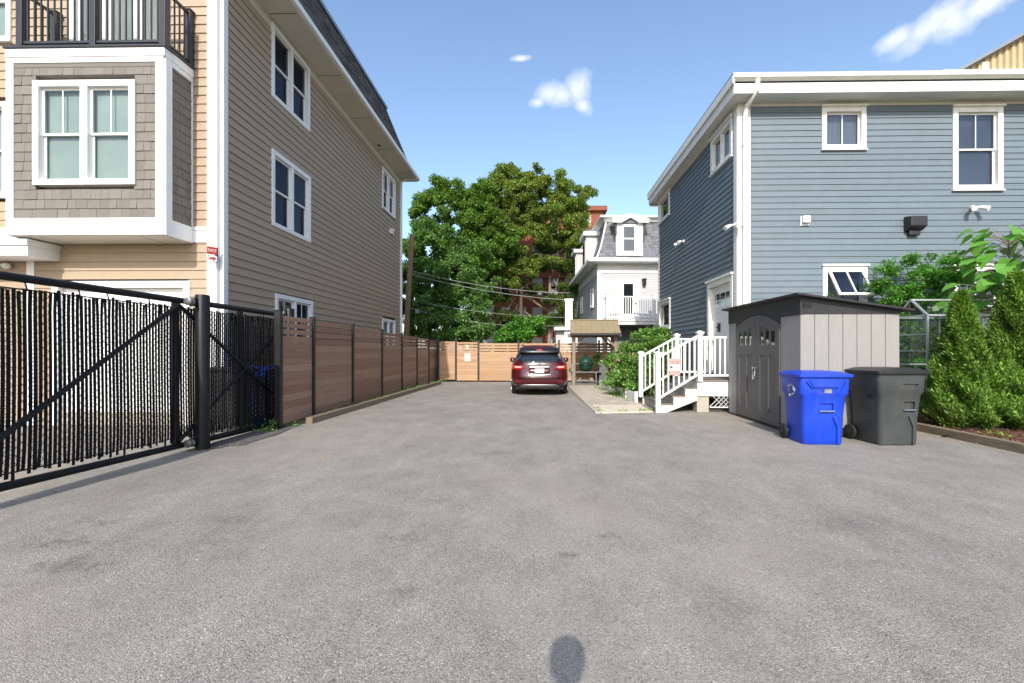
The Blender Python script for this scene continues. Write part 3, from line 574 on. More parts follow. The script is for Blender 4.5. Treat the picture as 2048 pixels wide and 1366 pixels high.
# red alarm sign with an arrow sign under it, on the corner board
SYs = YW - 0.31; sp = onY(414, 500, SYs); ang = R(54)
fs = thing('alarm_sign', 'small red FACP sign with a red arrow plate below, on the tan house corner', 'sign', (sp.x, SYs, onY(414, 508, SYs).z), ang, local=True)
b_ = MB().box(0, 0.172, -0.005, 0.0, 0.005, 0.155).build('red_plate', 'sign_red', fs)
text('lettering', 'FACP', 'sign_white', b_, (0.086, -0.006, 0.078), 0.082, (R(90), 0, 0), sx=0.75)
b_ = MB().prism([(q[0] + 0.095, 0, q[1] - 0.072) for q in rrect(0, 0, 0.165, 0.13, 0.025, 0)], (0, -0.005, 0)).build('arrow_plate', 'ink_black', fs)
MB().prism([(q[0] + 0.095, -0.0052, q[1] - 0.072) for q in rrect(0, 0, 0.148, 0.113, 0.02, 0)], (0, -0.002, 0)).build('arrow_field', 'sign_white', b_)
MB().prism([(0.037, -0.0075, -0.052), (0.10, -0.0075, -0.052), (0.10, -0.0075, -0.03), (0.158, -0.0075, -0.072), (0.10, -0.0075, -0.114), (0.10, -0.0075, -0.092), (0.037, -0.0075, -0.092)], (0, -0.002, 0)).build('arrow', 'sign_red', b_)
MB().box(0.15, 0.19, 0.0, 0.03, -0.12, 0.15).build('bracket', 'dark_metal', fs)

# ------------------------------------------------------------------ black sliding gate on the left
GX = -5.3
gate = thing('sliding_gate', 'long black cantilever sliding gate of chain link filled with vertical privacy slats', 'gate', (GX, 6.5, 0))
GY0, GY1 = 2.7, 9.25
def gz(y, t): return (0.20 - 0.026 * (y - 3)) if t == 0 else 2.27
def rail(y): return gz(y, 0)
MB().tube([(GX, GY0, 2.26), (GX, GY1, 2.25)], 0.045, 12).build('top_rail', 'gate_black', gate, smooth=60)
MB().tube([(GX, GY0, rail(GY0)), (GX, GY1, rail(GY1))], 0.045, 12).build('bottom_rail', 'gate_black', gate, smooth=60)
v1, v2 = onX(350, 700, GX).y, onX(479, 700, GX).y
for y in (GY0 + 0.05, v1, v2, GY1 - 0.05): MB().box(GX - 0.03, GX + 0.04, y - 0.04, y + 0.04, rail(y) + 0.04, 2.22).build('upright', 'gate_black', gate, bevel=0.006)
for p, q in (((v1, 2.18), (3.75, 0.25)), ((v1, 2.18), (GY1 - 0.1, 0.5)), ((v1, 0.18), (GY1 - 0.1, 1.9))): MB().tube([(GX + 0.055, p[0], p[1]), (GX + 0.055, q[0], q[1])], 0.028, 10).build('brace', 'gate_black', gate, smooth=60)
MB().tube([(GX - 0.01, GY0, 2.145), (GX - 0.01, GY1, 2.145)], 0.008, 6).tube([(GX - 0.01, GY0, rail(GY0) + 0.12), (GX - 0.01, GY1, rail(GY1) + 0.12)], 0.008, 6).build('tension_wire', 'gate_black', gate)
y = GY0 + 0.08; rs = random.Random(5); pitch = 0.0635; k = 0
while y < GY1 - 0.06:                                                # woven slats: each a bent strip of its own
    s = MB(); w = 0.0365 + rs.uniform(-.002, .002); zb = rail(y) + 0.10 + rs.uniform(-.06, .03); zt = 2.165 + rs.uniform(-.04, .015); pts = []
    ph = rs.uniform(0, 6.28); lt, lb = rs.uniform(-.013, .013), rs.uniform(-.012, .012); n = 9
    for i in range(n + 1):
        t = i / n; wob = 0.0012 * math.sin(ph + t * 7) + lt * max(0, t - .9) * 8 + lb * max(0, .12 - t) * 7 + 0.014 * math.sin(y * 1.3 + t * 3.2) * (1 - .5 * t)
        tw = 0.10 * math.sin(ph * 2 + t * 2); yy = y + wob; z = zb + (zt - zb) * t; dx = w / 2 * math.sin(tw); dy = w / 2 * math.cos(tw); xo = GX - 0.012
        pts.append([(xo - dx, yy - dy, z), (xo + dx, yy + dy, z), (xo + dx - .003, yy + dy, z), (xo - dx - .003, yy - dy, z)])
    s.loft(pts); s.build('slat', 'slat_black', gate); y += 0.0495; k += 1
cw = MB(); step = 0.085; Ly = GY1 - GY0; nz = int(1.95 / step)      # chain link wires
for i in range(int(Ly / step)):
    for sgn in (1, -1):
        pts = []; y0_ = GY0 + i * step
        for j in range(nz + 1): pts.append((GX - 0.005 + (0.008 if (j + (sgn > 0)) % 2 else -0.018), y0_ + (step / 2 if (j % 2 == 0) == (sgn > 0) else 0), max(2.14 - j * step, rail(y0_) + 0.1)))
        cw.tube(pts, 0.0036, 3, cap=False)
tag(cw.build('chain_link', 'gate_black', gate), kind='stuff')
for y in (3.4, 4.6, 5.15, 5.5, 6.1, 8.0, 8.7): MB().tube([(GX, y, 2.25), (GX - 0.02, y + 0.05, 2.14), (GX - 0.01, y - 0.02, 2.10)], 0.008, 5).build('tie_wire', 'gate_black', gate)
# round posts with rollers
def gate_post(px, py0, py1, r, x, label):
    y = onX(px, 800, x).y; zt = onX(px, py0, x).z
    t = thing('gate_post', label, 'post', (x, y, 0), group='round black gate posts')
    MB().lathe((x, y, 0), [(r * 1.01, 0), (r, 0.02), (r, zt - 0.02), (r * 0.9, zt)], 24).build('post', 'gate_black', t, smooth=50)
    for z in (zt - 0.12, 0.13):
        ax = x - 0.05
        MB().tube([(ax, y - r * 0.7, z), (ax, y - r - 0.10, z)], 0.02, 8).box(ax - 0.05, ax + 0.05, y - r - 0.05, y - r * 0.8, z - 0.06, z + 0.06).build('roller_bracket', 'gate_black', t)
        MB().tube([(ax, y - r - 0.05, z), (ax, y - r - 0.06, z), (ax, y - r - 0.10, z), (ax, y - r - 0.14, z), (ax, y - r - 0.15, z)], [0.045, 0.06, 0.04, 0.06, 0.045], 14).build('roller', 'roller_steel', t, smooth=50)
    return t
gate_post(405, 590, 890, 0.098, GX + 0.17, 'thick round black gate post standing alone in front of the slatted gate')
gate_post(579, 617, 880, 0.10, GX - 0.2, 'round black gate post mostly hidden behind the first brown fence panel')

# ------------------------------------------------------------------ brown fence along the left
FX = onZ(625, 838).x
FXT = 'brown fence of horizontal composite boards'
ppx = [557, 625, 704, 763, 803, 833, 857, 874]
py_ = [onX(p, 800, FX).y for p in ppx]
fence = thing('lane_fence', 'brown fence of horizontal composite boards in black posts, along the left of the driveway', 'fence', (FX, py_[0], 0))
def plank_row(parent, axis, a, b, off, z0, ztop, m, seed, ngap=3, gap=0.032, slat=0.098, dip=0.0):
    rg = random.Random(seed); z = ztop
    def bd(za, zb):
        o = MB()
        if axis == 'y': o.box(off - 0.011, off + 0.011, a, b, za, zb)
        else: o.box(a, b, off - 0.011, off + 0.011, za, zb)
        ob = o.build('board', m, parent, bevel=0.003); return ob
    for k in range(ngap): bd(z - slat, z); z -= slat + gap
    n = round((z - z0) / 0.148); h = (z - z0) / n
    for k in range(n): bd(z0 + k * h + 0.0015, z0 + (k + 1) * h - 0.0015)
    sp = MB()
    for f in (0.36, 0.74):
        c = a + (b - a) * f
        if axis == 'y': sp.box(off - 0.009, off + 0.009, c - 0.02, c + 0.02, ztop - ngap * (slat + gap) - 0.01, ztop - 0.01)
        else: sp.box(c - 0.02, c + 0.02, off - 0.009, off + 0.009, ztop - ngap * (slat + gap) - 0.01, ztop - 0.01)
    sp.build('spacer', m, parent)
ztops = [2.19 - 0.034 * k for k in range(8)]
for k in range(7): plank_row(fence, 'y', py_[k] + 0.045, py_[k + 1] - 0.045, FX, 0.07, ztops[k], 'plank_brown', 100 + k)
for k, y in enumerate(py_):
    w = 0.05 if k else 0.058; zt = (ztops[min(k, 6)] + 0.07) if k else onX(557, 622, FX).z
    p = MB(); p.box(FX - w, FX + w, y - w * 0.85, y + w * 0.85, 0.0, zt).box(FX - w - 0.01, FX + w + 0.01, y - w - 0.006, y + w + 0.006, zt, zt + 0.02).box(FX - w - 0.05, FX + w + 0.05, y - w - 0.04, y + w + 0.04, 0.0, 0.018)
    p.build('fence_post', 'dark_metal', fence, bevel=0.004)
# kerb timber
k0 = onZ(618, 848); k1 = onZ(880, 768)
kb = MB(); n = 5
tim = thing('timber_kerb', 'low weathered timber kerb lying along the foot of the brown fence', 'kerb', (k0.x, k0.y, 0))
for i in range(n):
    a = k0 + (k1 - k0) * (i / n); b = k0 + (k1 - k0) * ((i + 1) / n - 0.002); MB().bar((a.x, a.y, 0.065), (b.x, b.y, 0.065 + random.uniform(-.008, .008)), 0.14, 0.14).build('timber', 'old_timber', tim, bevel=0.012)
tag(MB().hexa([(FX - 0.5, k0.y + .05, -0.02), (k0.x - .08, k0.y + .05, -0.02), (k1.x - .08, k1.y, -0.02), (FX - 0.5, k1.y, -0.02), (FX - 0.5, k0.y + .05, 0.055), (k0.x - .08, k0.y + .05, 0.06), (k1.x - .08, k1.y, 0.06), (FX - 0.5, k1.y, 0.055)]).build('verge', 'soil'), 'strip of bare soil under the brown fence behind the timber kerb', 'soil', kind='structure')

# ------------------------------------------------------------------ tan back fence
BY = 21.85
back = thing('back_fence', 'sunlit tan fence of horizontal boards with black posts across the end of the driveway', 'fence', (0, BY, 0))
bpx = [877, 912, 957, 1037, 1118, 1198, 1262, 1330]; bxx = [onY(p, 750, BY).x for p in bpx]; btop = [1.93, 1.90, 1.84, 1.84, 1.84, 1.84, 1.84]
for k in range(7): plank_row(back, 'x', bxx[k] + 0.045, bxx[k + 1] - 0.045, BY, 0.05 + (0.04 if k == 0 else 0), btop[k], 'plank_tan', 200 + k, ngap=3, gap=0.035, slat=0.10)
for k, x in enumerate(bxx): MB().box(x - 0.04, x + 0.04, BY - 0.05, BY + 0.05, 0, btop[min(k, 6)] + 0.12).box(x - 0.055, x + 0.055, BY - 0.06, BY + 0.06, btop[min(k, 6)] + 0.12, btop[min(k, 6)] + 0.15).build('fence_post', 'rail_black', back)
q = onY(935, 695, BY); text('house_number', '2', 'cream_number', back, (q.x, BY - 0.022, q.z), 0.31, (R(90), 0, 0), extrude=0.01, bold=0.008)
q0 = onY(929, 706, BY); q1 = onY(941.5, 722.5, BY)
nb = MB().box(q0.x, q1.x, BY - 0.018, BY - 0.0125, q1.z, q0.z); tag(nb.build('paper_notice', 'paper'), 'white paper notice fixed to the back fence below the number 2', 'notice')
# gravel strip + small stones
def stones(name, label, m, area, n, s0, s1, seed, kind='stuff', cat='gravel', zf=0.0):
    rg = random.Random(seed); s = MB()
    for i in range(n):
        x, y = area(rg); r = s0 + (s1 - s0) * rg.random() ** 3; a = rg.random() * 6.28; z = zf + 0.004 + (.01 if name == 'gravel' else 0)
        pts = [(x + r * rg.uniform(.7, 1.1) * math.cos(a + t), y + r * rg.uniform(.7, 1.1) * math.sin(a + t), z - 0.004) for t in (0, 1.57, 3.14, 4.71)]
        s.add(pts + [(x + rg.uniform(-.2, .2) * r, y, z + r * rg.uniform(.5, .9))], [(0, 1, 4), (1, 2, 4), (2, 3, 4), (3, 0, 4)])
    return tag(s.build(name, m), label, cat, kind=kind)
def ar1(rg):
    t = rg.random(); y = 6.9 + 2.1 * t; return (GX + 0.03 + rg.random() ** 0.8 * (0.62 - 0.12 * t) * (1 if t > .1 else .6), y)
gb = MB(); gp_ = [(GX + .02, 6.75), (GX + .28, 6.8), (GX + .55, 7.3), (GX + .66, 8.0), (GX + .55, 8.7), (GX + .42, 9.05), (GX + .02, 9.1)]; gb.prism([(x, y, -.02) for x, y in gp_], (0, 0, .0325)); tag(gb.build('gravel_strip', 'gravel_bed'), 'dark broken asphalt strip at the foot of the gate post', 'ground', kind='structure')
stones('gravel', 'loose dark gravel along the foot of the gate by the round post', 'gravel_stone', ar1, 6500, 0.006, 0.020, 3)
def ar2(rg): return (rg.uniform(-6, 7), 1.6 + 9 * rg.random() ** 1.8)
stones('loose_grit', 'scattered grit and tiny pale stones on the asphalt', 'pebble', ar2, 1500, 0.0025, 0.007, 4)

# ------------------------------------------------------------------ blue house on the right
YR = 11.5; XR = onY(1476, 500, YR).x; RFAR = onX(1318, 500, XR).y; RX = 16.5; RE = 0.150
rz1 = onY(1700, 213, YR).z
bh = thing('blue_house', 'two storey slate blue clapboard house with white trim, behind the garden shed', 'house', (XR, YR, 0))
MB().wbox(Wall((0, YR, 0), (1, 0, 0), (0, -1, 0)), XR - 0.02, RX, rz1 - 0.02, rz1 + 0.11, -0.2, 0.02).box(XR - 0.02, XR + 0.2, YR + 0.21, RFAR, rz1 - .02, rz1 + .11).build('upper_frieze', 'old_white', bh)
bwall = MB().box(XR + 0.14, RX, YR + 0.14, RFAR - 0.02, 0, rz1 + 0.3).build('wall', 'blue_siding', bh)
RF = Wall((0, YR, 0), (1, 0, 0), (0, -1, 0)); RS = Wall((XR, 0, 0), (0, 1, 0), (-1, 0, 0))
w1 = rectY(1642, 216, 1730, 299, YR); w2 = rectY(1903, 216, 2003, 380, YR); w3 = rectY(1644, 533, 1733, 612, YR); w4 = rectY(1903, 533, 2003, 690, YR)
cbx = onY(1500, 500, YR).x
siding(bwall, RF, cbx - 0.02, RX, 0.7, rz1, RE, 'blue_siding', [w1, w2, w3, w4], joint=6.0, th=0.026)
sw = []
def srect(x0, x1, zb, zt): return (onX(x1, 500, XR).y, onX(x0, 500, XR).y, zb, zt)
s1_ = srect(1424, 1467, 6.52, 7.52); s2_ = srect(1318.5, 1341, 6.66, 7.62); s3_ = srect(1319.5, 1342, 2.36, 3.45); dr_ = srect(1417, 1468, 0.80, 3.46)
siding(bwall, RS, YR + 0.16, RFAR - 0.1, 0.7, rz1, RE, 'blue_siding', [s1_, s2_, s3_, dr_], joint=5.5, th=0.028)
MB().box(XR + 0.04, RX, YR + 0.04, RFAR - 0.04, 0, 0.7).build('foundation', 'concrete', bh)
MB().wbox(RF, XR - 0.03, cbx, 0.55, rz1, -0.13, 0.035).wbox(RS, YR - 0.02, YR + 0.18, 0.55, rz1 - .001, -0.1, 0.037).build('corner_board', 'old_white', bh, bevel=0.005)
MB().wbox(RS, RFAR - 0.12, RFAR + 0.02, 0.55, rz1, -0.1, 0.035).build('corner_board', 'old_white', bh)
window(bh, RF, *w1, units=1, hung=False, muntin=True, casing=0.115, back='curtain_or_unlit_room', head=True, trim='old_white', glass='dark_glass')
window(bh, RF, *w2, units=1, casing=0.125, back='screen_room', head=True, trim='old_white', glass='dark_glass')
window(bh, RF, *w4, units=1, casing=0.125, back='screen_room', head=True, trim='old_white', glass='dark_glass')
for r in (s1_, s2_, s3_): window(bh, RS, *r, units=1 if r is not s1_ else 2, hung=False, muntin=False, casing=0.12, back='dark_room', head=True, trim='old_white', glass='dark_glass', mull=0.05)
# open awning window
f = MB(); cs = 0.115; a, b, c, d = w3
f.wbox(RF, a, a + cs, c, d, -0.13, 0.045).wbox(RF, b - cs, b, c, d, -0.13, 0.045).wbox(RF, a + cs, b - cs, d - cs, d, -0.13, 0.043).wbox(RF, a + cs, b - cs, c, c + cs * .8, -0.13, 0.043).wbox(RF, a - .03, b + .03, d, d + .05, 0, .09)
aw = f.build('awning_window', 'old_white', bh, bevel=0.004); MB().wbox(RF, a + cs, b - cs, c + .09, d - cs, -0.128, -0.11).build('dark_interior', 'dark_room', aw)
tilt = R(32); hz = d - cs; Lw = d - c - cs * 1.8
def aw_pt(u, s, o): return RF.pt(u, hz - s * math.cos(tilt) + o * math.sin(tilt), 0.03 + s * math.sin(tilt) + o * math.cos(tilt))
def aw_box(m_, u0, u1, s_0, s_1, o0, o1): m_.hexa([aw_pt(u0, s_0, o0), aw_pt(u1, s_0, o0), aw_pt(u1, s_1, o0), aw_pt(u0, s_1, o0), aw_pt(u0, s_0, o1), aw_pt(u1, s_0, o1), aw_pt(u1, s_1, o1), aw_pt(u0, s_1, o1)])
m_ = MB(); u0, u1 = a + cs + .005, b - cs - .005
for q in ((u0, u0 + .06, 0, Lw), (u1 - .06, u1, 0, Lw), (u0 + .06, u1 - .06, 0.001, .06), (u0 + .06, u1 - .06, Lw - .06, Lw - .001), ((u0 + u1) / 2 - .018, (u0 + u1) / 2 + .018, .06, Lw - .06)): aw_box(m_, *q, 0, .04)
m_.build('open_sash', 'old_white', aw)
m_ = MB(); aw_box(m_, u0 + .05, u1 - .05, .05, Lw - .05, .015, .021); m_.build('pane', 'dark_glass', aw)
# eaves
ex0 = onY(1466, 170, YR - 0.5).x; eyf = YR - 0.52; ezt = onY(1600, 150, eyf).z; xo = ex0; yend = RFAR + 0.45
MB().box(xo + 0.06, RX, eyf + 0.06, yend - 0.06, rz1 + 0.10, rz1 + 0.17).build('soffit', 'old_white', bh)
MB().box(xo + 0.02, RX, eyf + 0.02, eyf + 0.059, rz1 + 0.08, ezt - 0.17).box(xo + 0.02, xo + 0.059, eyf + 0.06, yend, rz1 + 0.06, ezt - 0.02).box(xo + 0.06, RX, yend - .05, yend, rz1, ezt - .1).build('fascia', 'old_white', bh, bevel=0.004)
gt = MB(); gt.prism([(xo - 0.02, eyf - 0.02, ezt - 0.12), (xo - 0.02, eyf - 0.09, ezt - 0.08), (xo - 0.02, eyf - 0.11, ezt - 0.01), (xo - 0.02, eyf - 0.11, ezt), (xo - 0.02, eyf + 0.02, ezt), (xo - 0.02, eyf + 0.02, ezt - 0.13)], (RX - xo, 0, 0))
gt.build('gutter', 'old_white', bh)
MB().box(xo - 0.03, RX, eyf - 0.06, yend + 0.03, ezt + 0.001, ezt + 0.045).box(xo + .1, RX, eyf + .2, yend - .2, ezt - .15, ezt).build('flat_roof', 'galvanised', bh)
MB().box(xo - 0.035, xo + 0.018, eyf - 0.05, yend + 0.02, ezt - 0.20, ezt).build('rake_board', 'old_white', bh, bevel=0.008)
dp = onY(1490, 300, YR - 0.1); dx = dp.x
ds = MB(); ds.tube([(dx + 0.10, eyf - 0.03, ezt - 0.1), (dx + 0.10, eyf + 0.0, ezt - 0.35), (dx + 0.01, YR - 0.16, rz1 - 0.06), (dx, YR - 0.10, rz1 - 0.28)], 0.06, 10)
ds.tube([(dx, YR - 0.10, rz1 - 0.26), (dx, YR - 0.10, 0.3)], 0.055, 10)
for z in (6.6, 4.6, 2.4): ds.box(dx - 0.065, dx + 0.065, YR - 0.155, YR - 0.035, z, z + 0.035)
ds.build('downspout', 'old_white', bh, smooth=40)
MB().wbox(RF, cbx, RX, rz1 - 0.10, rz1 + 0.01, 0, 0.03).build('frieze_board', 'blue_siding', bh)
# door on the side wall
a, b, c, d = dr_; f = MB(); cs = 0.15
f.wbox(RS, a, a + cs, c, d, -0.13, 0.05).wbox(RS, b - cs, b, c, d, -0.13, 0.05).wbox(RS, a + cs, b - cs, d - cs, d, -0.13, 0.048).wbox(RS, a - .03, b + .03, d, d + .06, 0, .1)
dm = MB().wbox(RS, a + cs, b - cs, c + .02, d - cs, -0.12, -0.07).build('door', 'old_white', bh)
f.build('door_frame', 'old_white', dm, bevel=0.004)
du0, du1 = a + cs + 0.14, b - cs - 0.14; dz0, dz1 = d - cs - 0.62, d - cs - 0.2
for i in range(3):
    for j in range(2):
        ww = (du1 - du0) / 3; hh_ = (dz1 - dz0) / 2; MB().wbox(RS, du0 + i * ww + .025, du0 + (i + 1) * ww - .025, dz0 + j * hh_ + .02, dz0 + (j + 1) * hh_ - .02, -0.072, -0.066).build('pane', 'car_glass', dm)
hp = onX(1435, 655, XR); MB().box(XR + 0.005, XR + 0.07, hp.y - 0.03, hp.y + 0.03, hp.z - 0.12, hp.z + 0.12).tube([(XR + 0.03, hp.y, hp.z), (XR - 0.03, hp.y, hp.z)], 0.03, 10).build('handle', 'dark_metal', dm)
# fixtures
def flood(p, n, name='floodlight'):
    n = Vector(n); u = Vector((0, 0, 1)).cross(n).normalized(); b_ = MB(); b_.tube([p, p + n * 0.04], 0.06, 12)
    for s in (-1, 1): e = p + n * 0.16 + u * s * 0.12 + Vector((0, 0, -0.03)); b_.tube([p + n * .04, p + n * .10 + u * s * .05, e, e + n * 0.10 + u * s * .05 - Vector((0, 0, .06))], [0.02, 0.025, 0.045, 0.065], 10)
    return b_.build(name, 'old_white', bh, smooth=50)
flood(onY(1942, 417, YR) + Vector((0, -.02, 0)), (0, -1, 0)); flood(onX(1369, 483, XR) + Vector((-.02, 0, 0)), (-1, 0, 0)); flood(Vector((XR - .03, YR + 0.03, onY(1476, 450, YR).z)), (-0.7, -0.7, 0))
q = onY(1608, 443, YR); MB().box(q.x - .11, q.x + .11, YR - .05, YR - .015, q.z - .12, q.z + .12).box(q.x - .09, q.x + .09, YR - .14, YR - .051, q.z - .06, q.z + .11).build('vent_hood', 'old_white', bh, bevel=0.01)
q = onY(1822, 447, YR); hd = MB(); hd.prism([(q.x - .2, YR - .015, q.z + .16), (q.x - .2, YR - .26, q.z + .12), (q.x - .2, YR - .26, q.z - .12), (q.x - .2, YR - .12, q.z - .20), (q.x - .2, YR - .015, q.z - .20)], (0.4, 0, 0)); hd.box(q.x - .13, q.x + .13, YR - .13, YR - .015, q.z - .32, q.z - .201); hd.build('exhaust_hood', 'shed_trim', bh, bevel=0.02)

# ------------------------------------------------------------------ porch steps
PXL, PY0, PY1, DZ = 3.88, 11.12, 12.95, 0.79
pc = thing('porch_steps', 'white wooden porch with grey steps, turned newel posts and baluster railing by the blue house', 'porch', (PXL, PY0, 0))
k = 0; y = PY0 - 0.02
while y < PY1: MB().box(PXL - 0.04, XR - 0.06, y, min(y + 0.137, PY1), DZ - 0.03, DZ).build('deck_plank', 'deck_board', pc); y += 0.142
MB().box(PXL, XR - 0.03, PY0 + 0.01, PY0 + 0.04, 0.40, DZ - 0.031).box(PXL, PXL + 0.03, PY0 + .041, PY1, 0.40, DZ - .032).build('skirt_board', 'old_white', pc)
MB().box(PXL + 0.01, PXL + 0.30, PY0 + 0.05, PY0 + 0.35, 0, 0.40).build('pier', 'concrete', pc, bevel=0.01)
lt = MB(); lx0, lx1 = PXL + 0.31, XR
for i in range(-3, 14):
    for s in (1, -1):
        p = lx0 + i * 0.11; pts = [(p, 0.14), (p + 0.26 * s, 0.40)]
        xs_ = sorted([p, p + 0.26 * s])
        if xs_[0] < lx0 - .001 or xs_[1] > lx1: continue
        lt.bar((p, PY0 + 0.03 + 0.008 * s, 0.14), (p + 0.26 * s, PY0 + 0.03 + 0.008 * s, 0.40), 0.008, 0.028, up=(0, 1, 0))
lt.box(lx0, lx1, PY0 + .015, PY0 + .048, 0.115, 0.14).build('lattice', 'old_white', pc)
nst = 4; run = 0.285; x_ = PXL
for k in range(1, nst):                                             # treads and risers
    z = DZ * (nst - k) / nst; x1 = PXL - (k - 1) * run; x0 = x1 - run - 0.03
    for j in range(2): MB().box(x0 + j * 0.155, x0 + j * 0.155 + 0.15, PY0 + 0.02, PY1 - 0.02, z - 0.03, z).build('tread', 'deck_board', pc)
    MB().box(x0 + 0.03, x0 + 0.05, PY0 + 0.05, PY1 - 0.05, z - DZ / nst + .001, z - 0.031).build('riser', 'concrete', pc)
for y in (PY0 + 0.0, PY1 - 0.03):
    poly = [(PXL, y, DZ - .05), (PXL, y, 0.30), (PXL - 3 * run + .12, y, 0.0), (PXL - 3 * run - .05, y, 0.0), (PXL - 3 * run - .05, y, DZ / 4 - .032)]
    for k in range(2, -1, -1): poly += [(PXL - k * run, y, DZ * (3 - k) / 4 - .032), (PXL - k * run, y, DZ * (4 - k) / 4 - .032)] if k else [(PXL, y, DZ * 3 / 4 - .032)]
    MB().prism(poly, (0, 0.04, 0)).build('stringer', 'old_white', pc)
def newel(x, y, z0, z1):
    MB().box(x - .055, x + .055, y - .055, y + .055, z0, z1 - .08).box(x - .075, x + .075, y - .075, y + .075, z1 - .08, z1 - .05).box(x - .065, x + .065, y - .065, y + .065, z0 + .14, z0 + .165).prism([(x - .085, y - .085, z1 - .05), (x + .085, y - .085, z1 - .05), (x + .085, y + .085, z1 - .05), (x - .085, y + .085, z1 - .05)], (0, 0, .03)).lathe((x, y, 0), [(.075, z1 - .02), (.05, z1 + .0), (.01, z1 + .015)], 8).build('newel_post', 'old_white', pc, bevel=0.004)
nxl = PXL - 3 * run - 0.10; nxt = PXL + 0.06
for y in (PY0, PY1): newel(nxl, y, 0.0 if y == PY0 else 0.19, 1.48); newel(nxt, y, DZ - .03, 1.98)
for y in (PY0, PY1):
    for zo0, zo1, h in ((1.36, 1.86, .05), (0.36, 0.93, .045)): MB().bar((nxl + .05, y, zo0), (nxt - .05, y, zo1), 0.07, h).build('rail', 'old_white', pc)
    n = 8
    for i in range(1, n): t = i / n; x = nxl + (nxt - nxl) * t; MB().box(x - .016, x + .016, y - .016, y + .016, 0.36 + 0.57 * t, 1.36 + .5 * t).build('baluster', 'old_white', pc)
for z in (1.825, 0.905): MB().bar((nxt + .05, PY0, z), (XR - 0.06, PY0, z), 0.07, 0.05).build('rail', 'old_white', pc)
for z in (1.825, 0.905): MB().bar((nxt + .05, PY1, z), (XR - 0.06, PY1, z), 0.07, 0.05).build('rail', 'old_white', pc)
for y in (PY0, PY1):
    n = 9
    for i in range(1, n): x = nxt + (XR - nxt) * i / n; MB().box(x - .016, x + .016, y - .016, y + .016, 0.93, 1.80).build('baluster', 'old_white', pc)
# warning sign on the stair rail
q0 = onY(1337, 717.5, PY0 - .05); q1 = onY(1360, 750, PY0 - .05)
sg = thing('warning_sign', 'red and white PRIVATE PROPERTY sign tied to the front stair railing', 'sign', (q0.x, PY0 - .05, q1.z))
W_ = q1.x - q0.x; H_ = q0.z - q1.z; X0, Z0, Yp = q0.x, q1.z, PY0 - .05
MB().box(X0, X0 + W_, Yp, Yp + .008, Z0, Z0 + H_).build('plate', 'sign_white', sg)
tb_ = MB().box(X0 + .008, X0 + W_ - .008, Yp - .003, Yp - .0005, Z0 + H_ * .66, Z0 + H_ - .008).build('red_band', 'sign_red2', sg)
bb_ = MB().box(X0 + .008, X0 + W_ - .008, Yp - .003, Yp - .0005, Z0 + .008, Z0 + H_ * .27).build('red_band', 'sign_red2', sg)
text('lettering', 'PRIVATE', 'sign_white', tb_, (X0 + W_ / 2, Yp - .004, Z0 + H_ * .89), .062, (R(90), 0, 0)); text('lettering', 'PROPERTY', 'sign_white', tb_, (X0 + W_ / 2, Yp - .004, Z0 + H_ * .75), .056, (R(90), 0, 0))
ls = MB()
for z in (.09, .18): ls.box(X0 + .03, X0 + W_ - .03, Yp - .0045, Yp - .0032, Z0 + H_ * z, Z0 + H_ * z + .012)
ls.build('small_print', 'sign_white', bb_)
MB().box(X0 + .03, X0 + .10, Yp - .003, Yp - .0005, Z0 + H_ * .43, Z0 + H_ * .54).box(X0 + .10, X0 + .24, Yp - .003, Yp - .0005, Z0 + H_ * .47, Z0 + H_ * .485).box(X0 + .17, X0 + .21, Yp - .003, Yp - .0006, Z0 + H_ * .56, Z0 + H_ * .60).build('tow_truck_mark', 'ink_black', sg)

# ------------------------------------------------------------------ garden shed
SX0, SX1, SY0, SY1 = 4.61, 6.32, 8.06, 11.05
sd_ = thing('garden_shed', 'taupe plastic garden shed with dark arched double doors and a black lean-to roof', 'shed', (SX0, SY0, 0))
SZ = 2.16; RH0, RH1 = 2.46, 2.21
MB().box(SX0 + .03, SX1 - .03, SY0 + .03, SY1 - .03, 0.0, SZ + .02).build('wall', 'shed_panel', sd_)
x = SX0; n = 7; wd = (SX1 - SX0) / n
for k in range(n): MB().box(x + .004, x + wd - .004, SY0, SY0 + .029, .03, SZ).build('wall_panel', 'shed_panel', sd_, bevel=0.006); x += wd
dY0, dY1 = onX(1561, 800, SX0).y, onX(1473, 800, SX0).y; dm_ = (dY0 + dY1) / 2
for a, b in ((SY0, (SY0 + dY0) / 2), ((SY0 + dY0) / 2, dY0), (dY1, (dY1 + SY1) / 2), ((dY1 + SY1) / 2, SY1)): MB().box(SX0, SX0 + .029, a + .003, b - .003, .03, SZ).build('wall_panel', 'shed_panel', sd_, bevel=0.006)
# dark header with arch, door leaves
def arch(y): t = (y - dm_) / ((dY1 - dY0) / 2); return 2.02 + 0.24 * (1 - t * t)
hp_ = [(SX0 - .012, SY0 - .01, SZ - .02), (SX0 - .012, dY0, SZ - .02)] + [(SX0 - .012, dY0 + (dY1 - dY0) * i / 12, arch(dY0 + (dY1 - dY0) * i / 12)) for i in range(13)] + [(SX0 - .012, dY1, SZ - .02), (SX0 - .012, SY1, SZ - .02), (SX0 - .012, SY1, RH0), (SX0 - .012, SY0 - .01, RH0)]
MB().prism(hp_, (.05, 0, 0)).build('header', 'shed_trim', sd_)
MB().prism([(SX0 + .039, SY0 - .012, SZ - .01), (SX1 + .01, SY0 - .012, SZ - .01), (SX1 + .01, SY0 - .012, RH1 - .01), (SX0 + .039, SY0 - .012, RH0)], (0, .05, 0)).build('gable_trim', 'shed_trim', sd_)
lv = MB(); vx = onY(1612, 610, SY0).x
for k in range(4): lv.box(vx - .07, vx + .09, SY0 - .024, SY0 - .0125, 2.26 + k * .03, 2.275 + k * .03)
